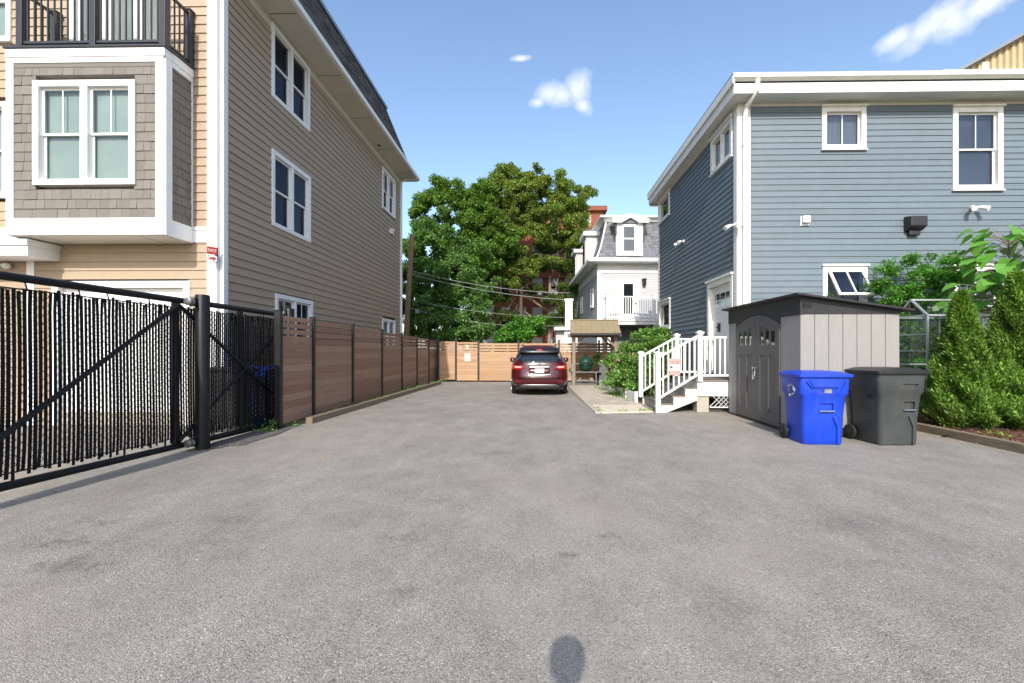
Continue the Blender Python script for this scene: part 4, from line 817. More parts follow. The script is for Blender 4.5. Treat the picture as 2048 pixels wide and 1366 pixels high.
lv.build('louvre', 'dark_metal', sd_)
for sgn, a, b in ((-1, dY0 + .01, dm_ - .006), (1, dm_ + .006, dY1 - .01)):
    pts = [(SX0 - .022, a, .06), (SX0 - .022, b, .06)] + [(SX0 - .022, b + (a - b) * i / 6, arch(b + (a - b) * i / 6) - .012) for i in range(7)]
    dl = MB().prism(pts, (.045, 0, 0)).build('door', 'shed_door', sd_, bevel=0.005)
    wdt = b - a
    cut_ = MB()
    for k in range(3): c0 = a + wdt * (.17 + .235 * k); cut_.box(SX0 - .04, SX0 + .0, c0, c0 + wdt * .17, 1.62, 1.90 + (.05 * (k if sgn < 0 else 2 - k)))
    for c0, c1 in ((.16, .42), (.5, .80)): cut_.box(SX0 - .04, SX0 - .008, a + wdt * c0, a + wdt * c1, .28, 1.42)
    bool_cut(dl, cut_)
    for k in range(3): c0 = a + wdt * (.17 + .235 * k); MB().box(SX0 - .006, SX0 - .002, c0 + .002, c0 + wdt * .17 - .002, 1.62, 1.90).build('pane', 'car_glass', dl)
MB().tube([(SX0 - .05, dm_ - .06, 1.10), (SX0 - .06, dm_, 1.16), (SX0 - .05, dm_ + .06, 1.10)], .014, 8).tube([(SX0 - .05, dm_ - .04, 1.12), (SX0 - .06, dm_ - .05, .98), (SX0 - .06, dm_ + .02, .94), (SX0 - .05, dm_ + .05, 1.08)], .010, 8).box(SX0 - .055, SX0 - .022, dm_ - .09, dm_ + .09, 1.13, 1.165).box(SX0 - .075, SX0 - .03, dm_ - .03, dm_ + .03, .90, .98).build('latch', 'steel', sd_)
rp_ = [(SX0 - .13, SY0 - .14, RH0 + .015), (SX1 + .16, SY0 - .14, RH1 - .02), (SX1 + .16, SY0 - .14, RH1 + .015), (SX0 - .13, SY0 - .14, RH0 + .055)]
MB().prism(rp_, (0, SY1 - SY0 + .25, 0)).build('roof', 'shed_trim', sd_, bevel=0.006)
MB().box(SX0 - .03, SX1, SY0 - .02, SY1, 0, .028).build('base', 'shed_trim', sd_)

# ------------------------------------------------------------------ wheeled bins
def bin_(label, loc, rot, body_m, lid_m, w, d, h, style, group=None):
    t = thing('wheeled_bin', label, 'bin', loc, rot, local=True, group=group)
    rings = [rrect(0, d * .02, w * .74, d * .76, .06, .0), rrect(0, d * .02, w * .77, d * .80, .07, .02), rrect(0, 0.01, w * .80, d * .82, .07, h * .35), rrect(0, 0, w * .86, d * .88, .07, h * .66), rrect(0, 0, w * .94, d * .93, .06, h * .70), rrect(0, 0, w * .965, d * .95, .06, h * .90), rrect(0, 0, w * .97, d * .955, .06, h * .93)]
    b = MB().loft(rings).build('body', body_m, t, smooth=35)
    fy = -d * .44
    cc = MB(); hw = .10 if style == 'blue' else .09; hx = .04 if style == 'blue' else .14
    cc.box(hx - hw, hx + hw, -d * .6, -d * .375, h * .43, h * .57)
    bool_cut(b, cc)
    if style == 'blue':
        cc = MB(); cc.prism([(-.30, -d * .6, h * .875), (-.2, -d * .6, h * .775), (.2, -d * .6, h * .775), (.30, -d * .6, h * .875), (.30, -d * .6, h * .84), (.235, -d * .6, h * .735), (-.235, -d * .6, h * .735), (-.30, -d * .6, h * .84)][:8], (0, d * .6 - d * .435, 0)); bool_cut(b, cc)
        MB().prism([(-.26, -d * .495, h * .90), (-.19, -d * .495, h * .79), (.19, -d * .495, h * .79), (.26, -d * .495, h * .90)], (0, .04, 0)).build('front_lip', body_m, b, bevel=0.008)
    else:
        cc = MB(); cc.prism([(.0, -d * .6, h * .80), (.26, -d * .6, h * .80), (.22, -d * .6, h * .755), (.04, -d * .6, h * .755)], (0, d * .6 - d * .435, 0)); bool_cut(b, cc)
        cc = MB(); cc.prism([(-w, -d * .30, h * .645), (-w, -d * .02, h * .645), (-w, -d * .10, h * .595), (-w, -d * .2, h * .585)], (w - w * .405, 0, 0)); bool_cut(b, cc)
    b.data.polygons.foreach_set('use_smooth', [True] * len(b.data.polygons)); b.data.set_sharp_from_angle(angle=R(35))
    MB().tube([(hx - hw - .01, -d * .425, h * .462), (hx + hw + .01, -d * .425, h * .462)], .014, 10).build('lift_bar', 'steel', t, smooth=60)
    # lower channel ridge
    MB().prism([(.13, -d * .385, h * .38), (.20, -d * .385, h * .24), (.20, -d * .37, .02), (.24, -d * .37, .02), (.24, -d * .385, h * .26), (.17, -d * .385, h * .40)], (0, -.035, 0)).build('ridge', body_m, b, bevel=0.006)
    lid = MB().loft([rrect(0, -.015, w * 1.02, d * 1.0, .05, h * .925), rrect(0, -.015, w * 1.05, d * 1.03, .05, h * .935), rrect(0, -.015, w * 1.05, d * 1.03, .05, h * .965), rrect(0, -.01, w * .98, d * .97, .06, h * .972), rrect(0, .0, w * .80, d * .80, .08, h * .998), rrect(0, .0, w * .60, d * .62, .08, h * 1.005)]).build('lid', lid_m, t, smooth=30)
    MB().tube([(-w * .38, d * .53, h * .94), (w * .38, d * .53, h * .94)], .018, 8).build('hinge_bar', lid_m, t)
    for s in (-1, 1):
        cx = s * (w * .40 + .03); wy = d * .40; r = .125
        whl = MB().tube([(cx - .028, wy, r), (cx - .02, wy, r), (cx + .02, wy, r), (cx + .028, wy, r)], [r * .86, r, r, r * .86], 20).build('wheel', 'tyre', t, smooth=40)
        hb = MB(); hb.tube([(cx - .034, wy, r), (cx + .034, wy, r)], r * .22, 10)
        for k in range(6): a = k * math.pi / 3; hb.bar((cx, wy, r), (cx, wy + r * .78 * math.cos(a), r + r * .78 * math.sin(a)), .064, .022, up=(1, 0, 0))
        hb.build('hub', 'bin_lid', whl)
    MB().tube([(-w * .42, d * .40, .125), (w * .42, d * .40, .125)], .012, 8).build('axle', 'steel', t)
    return t, b
q = onZ(1640, 888)
bt, bb = bin_('bright blue wheeled recycling bin standing at the corner of the shed', (4.60, 7.665, 0), R(-3), 'bin_blue', 'bin_blue', .80, .73, 1.17, 'blue', 'wheeled bins by the shed')
st_ = MB()
for k in range(3): st_.box(-.02, .09, -.352, -.335, .835 + k * .022, .849 + k * .022)
st_.build('white_stamp', 'wire_pale', bt)
rc = MB()
for k in range(3):                                                   # recycling emblem on the left flank: three bent arrows
    a0 = math.pi / 2 + k * 2.094
    p = [(-.383, -.05 + .085 * math.cos(a0 + s), .86 + .085 * math.sin(a0 + s)) for s in (.1, .7, 1.3)]
    rc.tube(p, .014, 5); d2 = Vector(p[2]) - Vector(p[1]); e = Vector(p[2]); rc.tube([e, e + d2.normalized() * .05], [.034, .004], 5)
rc.build('recycling_emblem', 'wire_pale', bt)
bin_('dark grey wheeled rubbish bin with a black lid, right of the blue bin', (5.735, 7.63, 0), R(4), 'bin_grey', 'bin_lid', .82, .75, 1.23, 'grey', 'wheeled bins by the shed')
bin_('blue wheeled bin half hidden behind the slatted gate', (-5.83, 9.45, 0), R(90), 'bin_blue', 'bin_blue', .66, .66, 1.17, 'blue', 'wheeled bins behind the gate')
bin_('dark bin behind the slatted gate beside the garage', (-5.85, 8.55, 0), R(90), 'bin_grey', 'bin_lid', .66, .66, 1.2, 'grey', 'wheeled bins behind the gate')

# ------------------------------------------------------------------ planting bed on the right
bed = MB(); bed.add([(7.24, 6.78, .07), (16, 6.78, .07), (16, 11.45, .05), (7.24, 11.45, .05)], [(0, 1, 2, 3)]); tag(bed.build('mulch_bed', 'mulch'), 'reddish bark mulch bed under the evergreens at right', 'mulch', kind='structure')
rg = random.Random(9); mc = MB()
for i in range(3000):
    x = 7.26 + 3.2 * rg.random() ** 1.3; y = 6.85 + 2.6 * rg.random(); z = .075 + rg.random() * .02; a = rg.random() * 6.28; l = rg.uniform(.015, .05); w = rg.uniform(.005, .012); c, s = math.cos(a), math.sin(a); t = rg.uniform(-.015, .015)
    mc.add([(x - c * l - s * w, y - s * l + c * w, z), (x - c * l + s * w, y - s * l - c * w, z), (x + c * l + s * w, y + s * l - c * w, z + t + .01), (x + c * l - s * w, y + s * l + c * w, z + t + .01)], [(0, 1, 2, 3)])
tag(mc.build('mulch_chips', 'mulch_chip', recalc=False), 'loose bark chips on the bed at right', 'mulch', kind='stuff')
te = thing('bed_edging', 'weathered timber edging round the mulch bed, right of the bins', 'edging', (7.2, 6.7, 0))
MB().bar((7.17, 6.78, .065), (7.19, 9.4, .065), .13, .15).build('timber', 'old_timber', te, bevel=.012); MB().bar((7.10, 6.70, .068), (13, 6.55, .068), .13, .14).build('timber', 'old_timber', te, bevel=.012)
def arborvitae(label, x, y, h, r, seed, n):
    t = thing('arborvitae', label, 'evergreen shrub', (x, y, .05), group='cone shaped evergreens in the mulch bed'); g = np.random.default_rng(seed)
    u = g.random(n); z = (1 - np.sqrt(1 - u * .995)) * .55 + u * .45; z = z.clip(.02, .998); a = g.random(n) * 6.283
    lob = 1 + .15 * np.sin(a * 5 + seed + 9 * z) + .13 * np.sin(a * 8 + z * 24) + .12 * np.sin(z * 36 + a * 4) + .12 * (g.random(n) > .97)
    prof = np.minimum(1, (z / .16 + .45)) * (1 - z) ** .92 * 1.12; rr = r * prof * lob * (.60 + .46 * g.random(n) ** .5) + .012
    P = np.stack([x + rr * np.cos(a), y + rr * np.sin(a), .08 + z * h + g.normal(size=n) * .02], 1)
    D = np.stack([np.cos(a) * .55, np.sin(a) * .55, np.full(n, .95)], 1)
    rg2 = np.random.default_rng(seed + 1); leaf_mesh('foliage', 'leaf_arb', t, P, .080, aspect=.26, up=-0.1, seed=seed + 2, dirs=D)
    MB().lathe((x, y, .05), [(.05, -.05), (.045, .3), (.03, h * .6), (.01, h * .92)], 8).build('stem', 'bark', t)
    core = MB(); core.lathe((x, y, .05), [(r * .36, .12), (r * .48, h * .2), (r * .28, h * .55), (.02, h * .86)], 14); core.build('inner_twigs', 'leaf_pine', t, smooth=True)
arborvitae('shorter cone shaped evergreen beside the dark grey bin', 8.02, 8.75, 2.62, .50, 21, 42000)
arborvitae('tallest cone shaped evergreen at the right edge in the mulch bed', 9.0, 8.72, 2.98, .68, 31, 56000)
arborvitae('dark evergreen at the far right edge, half out of the picture', 10.25, 9.4, 2.55, .62, 41, 26000)
# greenhouse
gx0, gx1, gy0, gy1 = onX(1855, 640, 8.06).x, 10.9, onX(1855, 640, 8.06).y, onX(1792, 640, 8.06).y
gh = thing('greenhouse', 'small aluminium framed glass greenhouse between the shed and the evergreens', 'greenhouse', (gx0, gy0, 0)); ge = 2.24; gr_ = 2.60; gm_ = (gy0 + gy1) / 2
fr = MB(); bw_ = .035
for x in (gx0, gx0 + .95, gx0 + 1.9, gx1):
    for y in (gy0, gy1): fr.bar((x, y, .05), (x, y, ge), bw_, bw_)
    fr.bar((x, gy0, ge), (x, gm_, gr_), bw_, bw_); fr.bar((x, gm_, gr_), (x, gy1, ge), bw_, bw_); fr.bar((x, gy0, ge), (x, gy1, ge), bw_, bw_)
for y, z in ((gy0, ge), (gy1, ge), (gm_, gr_), (gy0, 1.2), (gy1, 1.2)): fr.bar((gx0, y, z), (gx1, y, z), bw_, bw_)
for z in (1.5, 1.85): fr.bar((gx0, gy0, z), (gx0, gy1, z), .018, .018)
fr.build('frame', 'greenhouse_alu', gh)
for k in range(3):
    x0 = gx0 + .95 * k + .02; x1 = (gx0 + .95 * (k + 1) - .02) if k < 2 else gx1 - .02
    for y in (gy0, gy1): MB().box(x0, x1, y - .003, y + .003, .1, ge - .02).build('pane', 'greenhouse_glass', gh)
    for y in (gy0, gy1): MB().hexa([(x0, y, ge), (x1, y, ge), (x1, gm_, gr_), (x0, gm_, gr_), (x0, y, ge + .006), (x1, y, ge + .006), (x1, gm_, gr_ + .006), (x0, gm_, gr_ + .006)]).build('roof_pane', 'greenhouse_glass', gh)
MB().box(gx0 - .003, gx0 + .003, gy0 + .02, gy1 - .02, .1, ge - .02).build('pane', 'greenhouse_glass', gh)
# loose shrub and big leaved sapling against the blue wall
st = thing('feathery_shrub', 'loose bright green feathery shrub growing between the shed and the blue wall', 'shrub', (8.7, 10.85, .05))
blobs = [((8.25, 10.9, 3.0), (.35, .3, .45)), ((8.75, 10.85, 3.25), (.45, .35, .7)), ((9.35, 10.85, 3.0), (.5, .35, .55)), ((9.75, 10.8, 3.35), (.4, .3, .4)), ((8.9, 10.85, 2.2), (.9, .35, .7)), ((9.0, 10.9, 1.2), (.8, .35, .9)), ((7.2, 11.2, 2.75), (.18, .12, .2))]
C, Rr = clumps_of(blobs, 120, .15, 51); leaf_mesh('foliage', 'leaf_sumac', st, scatter(C, Rr, 21000, 52, .7), .085, aspect=.38, up=.3, seed=53)
sm = MB(); rg = random.Random(3)
for b in blobs[:5]: c = Vector(b[0]); sm.tube([(8.7 + rg.uniform(-.2, .2), 10.85, .02), ((8.7 + c.x) / 2, 10.85, c.z * .5), c], [.025, .018, .006], 6)
sm.build('stems', 'bark', st)
ct = thing('big_leaved_sapling', 'sapling with very large heart shaped green leaves at the right edge, by the blue wall', 'sapling', (9.75, 9.6, .05))
def heart():
    b = MB(); n = 9; top = []; bot = []
    for i in range(n):
        t = i / (n - 1); w = .5 * math.sin(math.pi * min(1, t ** .62)) ** .8 * (1 - t * .25); z = -0.28 * t * t; top.append((w, t, z + .10 * w)); bot.append((-w, t, z + .10 * w))
    mid = [(0, i / (n - 1), -0.28 * (i / (n - 1)) ** 2) for i in range(n)]
    vs = mid + top + bot; fs = []
    for i in range(n - 1): fs += [(i, n + i, n + i + 1, i + 1), (i, i + 1, 2 * n + i + 1, 2 * n + i)]
    return b.add(vs, fs).mesh('leaf', 'leaf_catalpa', Vector((0, 0, 0)), smooth=80, recalc=False)
hm = heart(); rg = random.Random(12); stem = MB()
stem.tube([(9.75, 9.6, .03), (9.72, 9.58, 1.6), (9.78, 9.6, 3.0), (9.75, 9.6, 3.85)], [.035, .03, .022, .01], 8)
for i in range(150):
    z = 4.0 - 1.75 * (i / 150) ** .9; a = i * 2.4 + rg.uniform(-.3, .3); L = rg.uniform(.2, 1.15) * (0.75 if z > 3.6 else 1); p0 = Vector((9.75, 9.6, z - .12)); p1 = p0 + Vector((math.cos(a) * L, math.sin(a) * L * .8, .22))
    stem.tube([p0, p0 + (p1 - p0) * .5 + Vector((0, 0, .05)), p1], [.008, .006, .005], 4)
    o = bpy.data.objects.new('leaf', hm); link(o, ct); s = rg.uniform(.24, .42); o.location = p1 - org(ct); o.rotation_euler = (R(rg.uniform(-55, 10)), R(rg.uniform(-35, 35)), a - math.pi / 2 + rg.uniform(-.4, .4)); o.scale = (s * rg.uniform(.8, 1.1), s, s * rg.uniform(.8, 1.8))
stem.build('stem', 'bark_pale', ct)

# ------------------------------------------------------------------ paved path, slab, planter edging, bush
def zp(px, py, z): p = onZ(px, py); return (p.x, p.y, z)
PA = [zp(1188, 826, 0), zp(1140, 777, 0)]
c00, c10, c01, c11 = onZ(1203, 827), onZ(1308, 825), onZ(1180, 812), onZ(1283, 811)
sl_ = MB(); sl_.hexa([(c00.x, c00.y, -.02), (c10.x - .02, c10.y, -.02), (c11.x - .05, c11.y, -.02), (c01.x + .06, c01.y, -.02), (c00.x, c00.y, .028), (c10.x - .02, c10.y, .028), (c11.x - .05, c11.y, .028), (c01.x + .06, c01.y, .028)])
tag(sl_.build('slab', 'slab', bevel=.008), 'pale concrete slab at the foot of the porch steps', 'slab', kind='structure')
pb = MB(); pb.hexa([(c01.x - .1, c01.y + .01, -.03), (c11.x + .1, c11.y + .01, -.03), (3.05, 19.2, -.03), (1.15, 19.2, -.03), (c01.x - .1, c01.y + .01, .010), (c11.x + .1, c11.y + .01, .010), (3.05, 19.2, .010), (1.15, 19.2, .010)])
path = tag(pb.build('path', 'sand_bed'), 'grey brick paved path leading from the slab to the grill shelter', 'path', kind='structure')
br = MB(); y = c01.y + .04; rg = random.Random(4); row = 0
while y < 19.1:
    t = (y - c01.y) / (19.2 - c01.y); xl = c01.x + .09 + (1.18 - c01.x) * t; xr = c11.x + .0 + (2.75 - c11.x) * t; x = xl - (.1 if row % 2 else 0)
    while x < xr:
        a = max(x, xl); b = min(x + .196, xr); h = .030 + rg.uniform(-.003, .003)
        if b - a > .04: br.box(a, b, y, y + .094, .0, h)
        x += .203
    y += .101; row += 1
tag(br.build('bricks', 'paver', path), kind='stuff')
bd = MB(); a0, a1 = onZ(1190, 827), onZ(1138, 776); n = 7                       # narrow concrete border
be = thing('path_border', 'narrow concrete border strip between the asphalt and the brick path', 'border', (a0.x, a0.y, 0))
for k in range(n):
    p = a0 + (a1 - a0) * (k / n); q = a0 + (a1 - a0) * ((k + 1) / n - .004); MB().bar((p.x + .07, p.y, .012), (q.x + .07, q.y, .012), .13, .05).build('border_stone', 'concrete', be, bevel=.006)
e0, e1 = onZ(1272, 806), onZ(1199, 775)
pe = thing('planter_edging', 'low white panel edging round the bush beside the brick path', 'edging', (e0.x, e0.y, 0)); n = 5
for k in range(n):
    p = e0 + (e1 - e0) * (k / n); q = e0 + (e1 - e0) * ((k + 1) / n); d = (q - p).normalized(); s = Vector((-d.y, d.x, 0))
    if s.x < 0: s = -s
    MB().bar((p.x, p.y, .15), (q.x - d.x * .02, q.y - d.y * .02, .15), .04, .30).build('panel', 'old_white', pe, bevel=.008)
    MB().box(p.x - .045, p.x + .045, p.y - .045, p.y + .045, 0, .33).build('block', 'old_white', pe, bevel=.008)
tag(MB().hexa([(e0.x + .05, e0.y, -.02), (XR + .1, e0.y, -.02), (XR + .1, 20, -.02), (e1.x + .05, e1.y + 2, -.02), (e0.x + .05, e0.y, .12), (XR + .1, e0.y, .12), (XR + .1, 20, .12), (e1.x + .05, e1.y + 2, .12)]).build('flower_bed', 'soil'), 'soil bed between the path and the blue house', 'soil', kind='structure')
bu = thing('leafy_bush', 'large leafy green bush between the brick path and the blue house wall', 'bush', (3.2, 15.3, .1), group=None)
blobs = [((2.95, 14.7, .75), (.60, .75, .75)), ((3.05, 14.2, .6), (.5, .5, .6)), ((3.45, 15.2, 1.35), (.80, .9, .70)), ((3.75, 15.4, 1.85), (.65, .7, .48)), ((3.0, 15.9, 1.1), (.6, .7, .7)), ((4.15, 15.2, 1.75), (.55, .7, .45)), ((3.5, 14.3, .55), (.6, .5, .6)), ((4.2, 15.6, 1.0), (.6, 1, 1)), ((2.75, 15.0, .45), (.4, .6, .45))]
C, Rr = clumps_of(blobs, 62, .16, 61); leaf_mesh('foliage', 'leaf_rhodo', bu, scatter(C, Rr, 30000, 62, .7), .115, aspect=.36, up=.35, seed=63)
sm = MB(); rg = random.Random(8)
for b in blobs:
    for k in range(2): c = Vector(b[0]) + Vector((rg.uniform(-.2, .2), rg.uniform(-.2, .2), 0)); sm.tube([(3.3 + rg.uniform(-.4, .4), 14.9 + rg.uniform(-.4, .4), .05), ((3.3 + c.x) / 2, (14.9 + c.y) / 2, c.z * .6), c], [.03, .02, .006], 6)
sm.build('stems', 'bark', bu)

# ------------------------------------------------------------------ grill shelter, grill
GZ = thing('grill_shelter', 'small timber grill shelter with a tan metal gable roof at the end of the path', 'shelter', (1.56, 19.55, 0), R(-4), local=True)
gw, gd_ = 1.78, 1.75
for x in (0.0, gw):
    for y in (0.0, gd_): MB().box(x - .065, x + .065, y - .065, y + .065, 0, 2.10).build('post', 'grey_wood', GZ, bevel=.006)
bm_ = MB()
for y in (0, gd_): bm_.box(-.28, gw + .22, y - .05, y + .05, 2.10, 2.22)
for x in (0, gw): bm_.box(x - .05, x + .05, -.35, gd_ + .35, 2.221, 2.33)
bm_.build('beam', 'grey_wood', GZ)
for x, s in ((0, 1), (gw, -1)):
    for y in (0, gd_): MB().bar((x + s * .05, y, 1.68), (x + s * .47, y, 2.11), .06, .07).build('knee_brace', 'grey_wood', GZ)
    for y, s2 in ((0, 1), (gd_, -1)): MB().bar((x, y + s2 * .05, 1.72), (x, y + s2 * .42, 2.11), .06, .07).build('knee_brace', 'grey_wood', GZ)
rm = gd_ / 2; zr, ze_ = 2.83, 2.20; yo = -.42
tr_ = MB()
for x in (0, gw): tr_.bar((x, rm, 2.33), (x, rm, zr - .06), .07, .07); tr_.bar((x, yo + .06, ze_ + .02), (x, rm, zr - .05), .05, .08); tr_.bar((x, gd_ - yo - .06, ze_ + .02), (x, rm, zr - .05), .05, .08)
tr_.build('rafter', 'grey_wood', GZ)
for y0_, nm in ((yo, 1), (gd_ - yo, 1)):
    n = 9
    for k in range(n):
        x0 = -.16 + (gw + .32) * k / n; x1 = -.16 + (gw + .32) * (k + 1) / n - .004
        MB().hexa([(x0, y0_, ze_ + .02), (x1, y0_, ze_ + .02), (x1, rm, zr), (x0, rm, zr), (x0, y0_, ze_ + .035), (x1, y0_, ze_ + .035), (x1, rm, zr + .015), (x0, rm, zr + .015)]).build('roof_sheet', 'roof_tan_metal', GZ)
        MB().hexa([(x1 - .012, y0_, ze_ + .035), (x1 + .012, y0_, ze_ + .035), (x1 + .012, rm, zr + .015), (x1 - .012, rm, zr + .015), (x1 - .008, y0_, ze_ + .055), (x1 + .008, y0_, ze_ + .055), (x1 + .008, rm, zr + .035), (x1 - .008, rm, zr + .035)]).build('roof_seam', 'roof_tan_metal', GZ)
MB().bar((-.18, rm, zr + .03), (gw + .18, rm, zr + .03), .14, .04).build('ridge_cap', 'roof_tan_metal', GZ)
MB().box(-.17, gw + .17, yo - .02, yo + .015, ze_ - .06, ze_ + .03).build('eave_trim', 'shed_trim', GZ)
kg = thing('kamado_grill', 'round green ceramic grill, coloured darker for roof shade, in a metal table under the shelter', 'grill', (2.15, 20.35, 0), 0, local=True)
MB().lathe((0, 0, 0), [(.12, .55), (.24, .62), (.30, .76), (.31, .86)], 24).build('base', 'grill_green_shaded', kg, smooth=60)
MB().lathe((0, 0, 0), [(.315, .875), (.31, .95), (.26, 1.10), (.16, 1.20), (.06, 1.225)], 24).lathe((0, 0, 0), [(.06, 1.22), (.06, 1.28), (.08, 1.285), (.08, 1.31)], 12).build('dome', 'grill_green_shaded', kg, smooth=60)
MB().lathe((0, 0, 0), [(.325, .84), (.325, .90)], 24).tube([(-.12, -.36, .98), (.12, -.36, .98)], .018, 8).build('band', 'dark_metal', kg, smooth=50)
tbm = MB()
for x in (-.62, .42):
    for y in (-.35, .35): tbm.bar((x, y, 0), (x, y, .92 if x < 0 else .56), .035, .035)
for y in (-.35, .35): tbm.bar((-.62, y, .55), (.42, y, .55), .03, .03); tbm.bar((-.62, y, .16), (.42, y, .16), .03, .03)
for x in (-.62, .42): tbm.bar((x, -.35, .55), (x, .35, .55), .03, .03); tbm.bar((x, -.35, .16), (x, .35, .16), .03, .03)
tbm.box(-.6, -.33, -.34, .34, .90, .93).box(.30, .66, -.36, .34, .54, .565).build('table_frame', 'galvanised', kg)
kp = thing('potted_plant', 'bright green leafy potted plant right of the green grill', 'plant', (2.72, 20.55, 0), 0, local=True)
MB().lathe((0, 0, 0), [(.13, 0), (.19, .42), (.20, .44), (.17, .43)], 16).build('pot', 'shed_trim', kp, smooth=40)
C, Rr = clumps_of([((0, 0, .98), (.22, .2, .34)), ((.28, 0, .9), (.16, .15, .25))], 60, .09, 71); leaf_mesh('foliage', 'leaf_deep', kp, scatter(C, Rr, 700, 72), .13, aspect=.5, seed=73)
MB().tube([(0, 0, .4), (.02, 0, .9)], .012, 6).build('stem', 'bark', kp)
ln = thing('leaning_board', 'dark grey board leaning on its edge beside the grill, by the bush', 'board', (3.0, 20.05, 0), R(-15), local=True)
MB().hexa([(-.30, 0, 0), (.42, 0, 0), (.42, .03, 0), (-.30, .03, 0), (-.30, .20, .95), (-.12, .20, .95), (-.12, .23, .95), (-.30, .23, .95)]).build('board', 'grey_cover', ln)

# ------------------------------------------------------------------ car, seen from the rear (local: rear bumper at y=0, nose at +y)
car = thing('parked_car', 'dark red SUV parked with its back to us at the end of the driveway', 'car', (0.065, 14.95, 0), 0, local=True)
SL = [(.29, .86, .14, 4.80), (.34, .915, .05, 4.90), (.46, .955, .005, 4.97), (.60, .968, .0, 4.99), (.68, .970, .015, 4.98), (.74, .968, .045, 4.97), (.86, .964, .065, 4.93), (.96, .955, .07, 4.85), (1.04, .938, .085, 4.60), (1.09, .915, .10, 4.05), (1.14, .885, .125, 3.75), (1.24, .835, .215, 3.50), (1.36, .775, .325, 3.22), (1.48, .715, .43, 2.95), (1.57, .665, .50, 2.70), (1.63, .61, .53, 2.50), (1.67, .53, .60, 2.30), (1.685, .40, .78, 2.05)]
def sl_at(z):
    z = max(SL[0][0], min(SL[-1][0], z))
    for i in range(len(SL) - 1):
        if SL[i][0] <= z <= SL[i + 1][0]:
            t = (z - SL[i][0]) / (SL[i + 1][0] - SL[i][0]); return [SL[i][k] + (SL[i + 1][k] - SL[i][k]) * t for k in range(4)]
def rear_y(x, z, off=0.0):
    _, w, yr, _ = sl_at(z); u = min(.999, abs(x) / w); return yr + .75 * (1 - (1 - u ** 3.2) ** (1 / 3.2)) - off
rings = []
for z, w, yr, yf in SL:
    ring = []; n = 36
    for k in range(n): th = math.pi * (k + .5) / n; u = -math.cos(th); x = w * u; ring.append((x, yr + .75 * (1 - (1 - min(.9999, abs(u)) ** 3.2) ** (1 / 3.2)), z))
    for k in range(n): th = math.pi * (k + .5) / n; u = math.cos(th); x = w * u; ring.append((x, yf - .95 * (1 - (1 - min(.9999, abs(u)) ** 2.8) ** (1 / 2.8)), z))
    rings.append(ring)
body = MB().loft(rings).build('body', 'car_paint', car, smooth=50)
wc = MB()
for y in (1.02, 3.95): wc.tube([(-1.2, y, .37), (1.2, y, .37)], .42, 28)
bool_cut(body, wc); body.data.polygons.foreach_set('use_smooth', [True] * len(body.data.polygons)); body.data.set_sharp_from_angle(angle=R(50))
def patch(name, m, zs, xl, xr, off, parent=None, thick=.012, nx=14, smooth=60):
    b = MB(); rows = len(zs)
    for i, z in enumerate(zs):
        for j in range(nx + 1): x = xl(z) + (xr(z) - xl(z)) * j / nx; b.v.append((x, rear_y(x, z, off), z))
    for i in range(rows - 1):
        for j in range(nx): b.f.append((i * (nx + 1) + j, i * (nx + 1) + j + 1, (i + 1) * (nx + 1) + j + 1, (i + 1) * (nx + 1) + j))
    o = b.build(name, m, parent or car, smooth=smooth); md = o.modifiers.new('solid', 'SOLIDIFY'); md.thickness = thick; md.offset = 0; return o
def lin(z, pts):
    for (a, x), (b, y) in zip(pts, pts[1:]):
        if a <= z <= b: return x + (y - x) * (z - a) / (b - a)
    return pts[-1][1] if z > pts[-1][0] else pts[0][1]
zz = lambda a, b, n: [a + (b - a) * i / n for i in range(n + 1)]
wpts = [(1.09, .44), (1.11, .58), (1.16, .70), (1.24, .745), (1.32, .715), (1.41, .66)]
patch('rear_window', 'car_glass', zz(1.09, 1.40, 10), lambda z: -lin(z, wpts), lambda z: lin(z, wpts), .008)
patch('wiper_blade', 'car_black', zz(1.125, 1.15, 1), lambda z: -.02, lambda z: .42, .03)
sp_ = MB(); 
for i, (z, y0, hwid) in enumerate(((1.40, .30, .66), (1.46, .26, .655), (1.53, .29, .64), (1.58, .42, .62))): pass
sp_.loft([[(x, y + .10 * (abs(x) / .66) ** 3, z) for x in [-.66 + 1.32 * k / 12 for k in range(13)]] + [(x, y + .26, z) for x in [.66 - 1.32 * k / 12 for k in range(13)]] for y, z in ((.34, 1.405), (.27, 1.44), (.28, 1.50), (.36, 1.56), (.44, 1.60))])
spo = sp_.build('spoiler', 'car_black', car, smooth=50)
patch('brake_light', 'lamp_red', zz(1.505, 1.545, 2), lambda z: -.10, lambda z: .10, .165, spo)
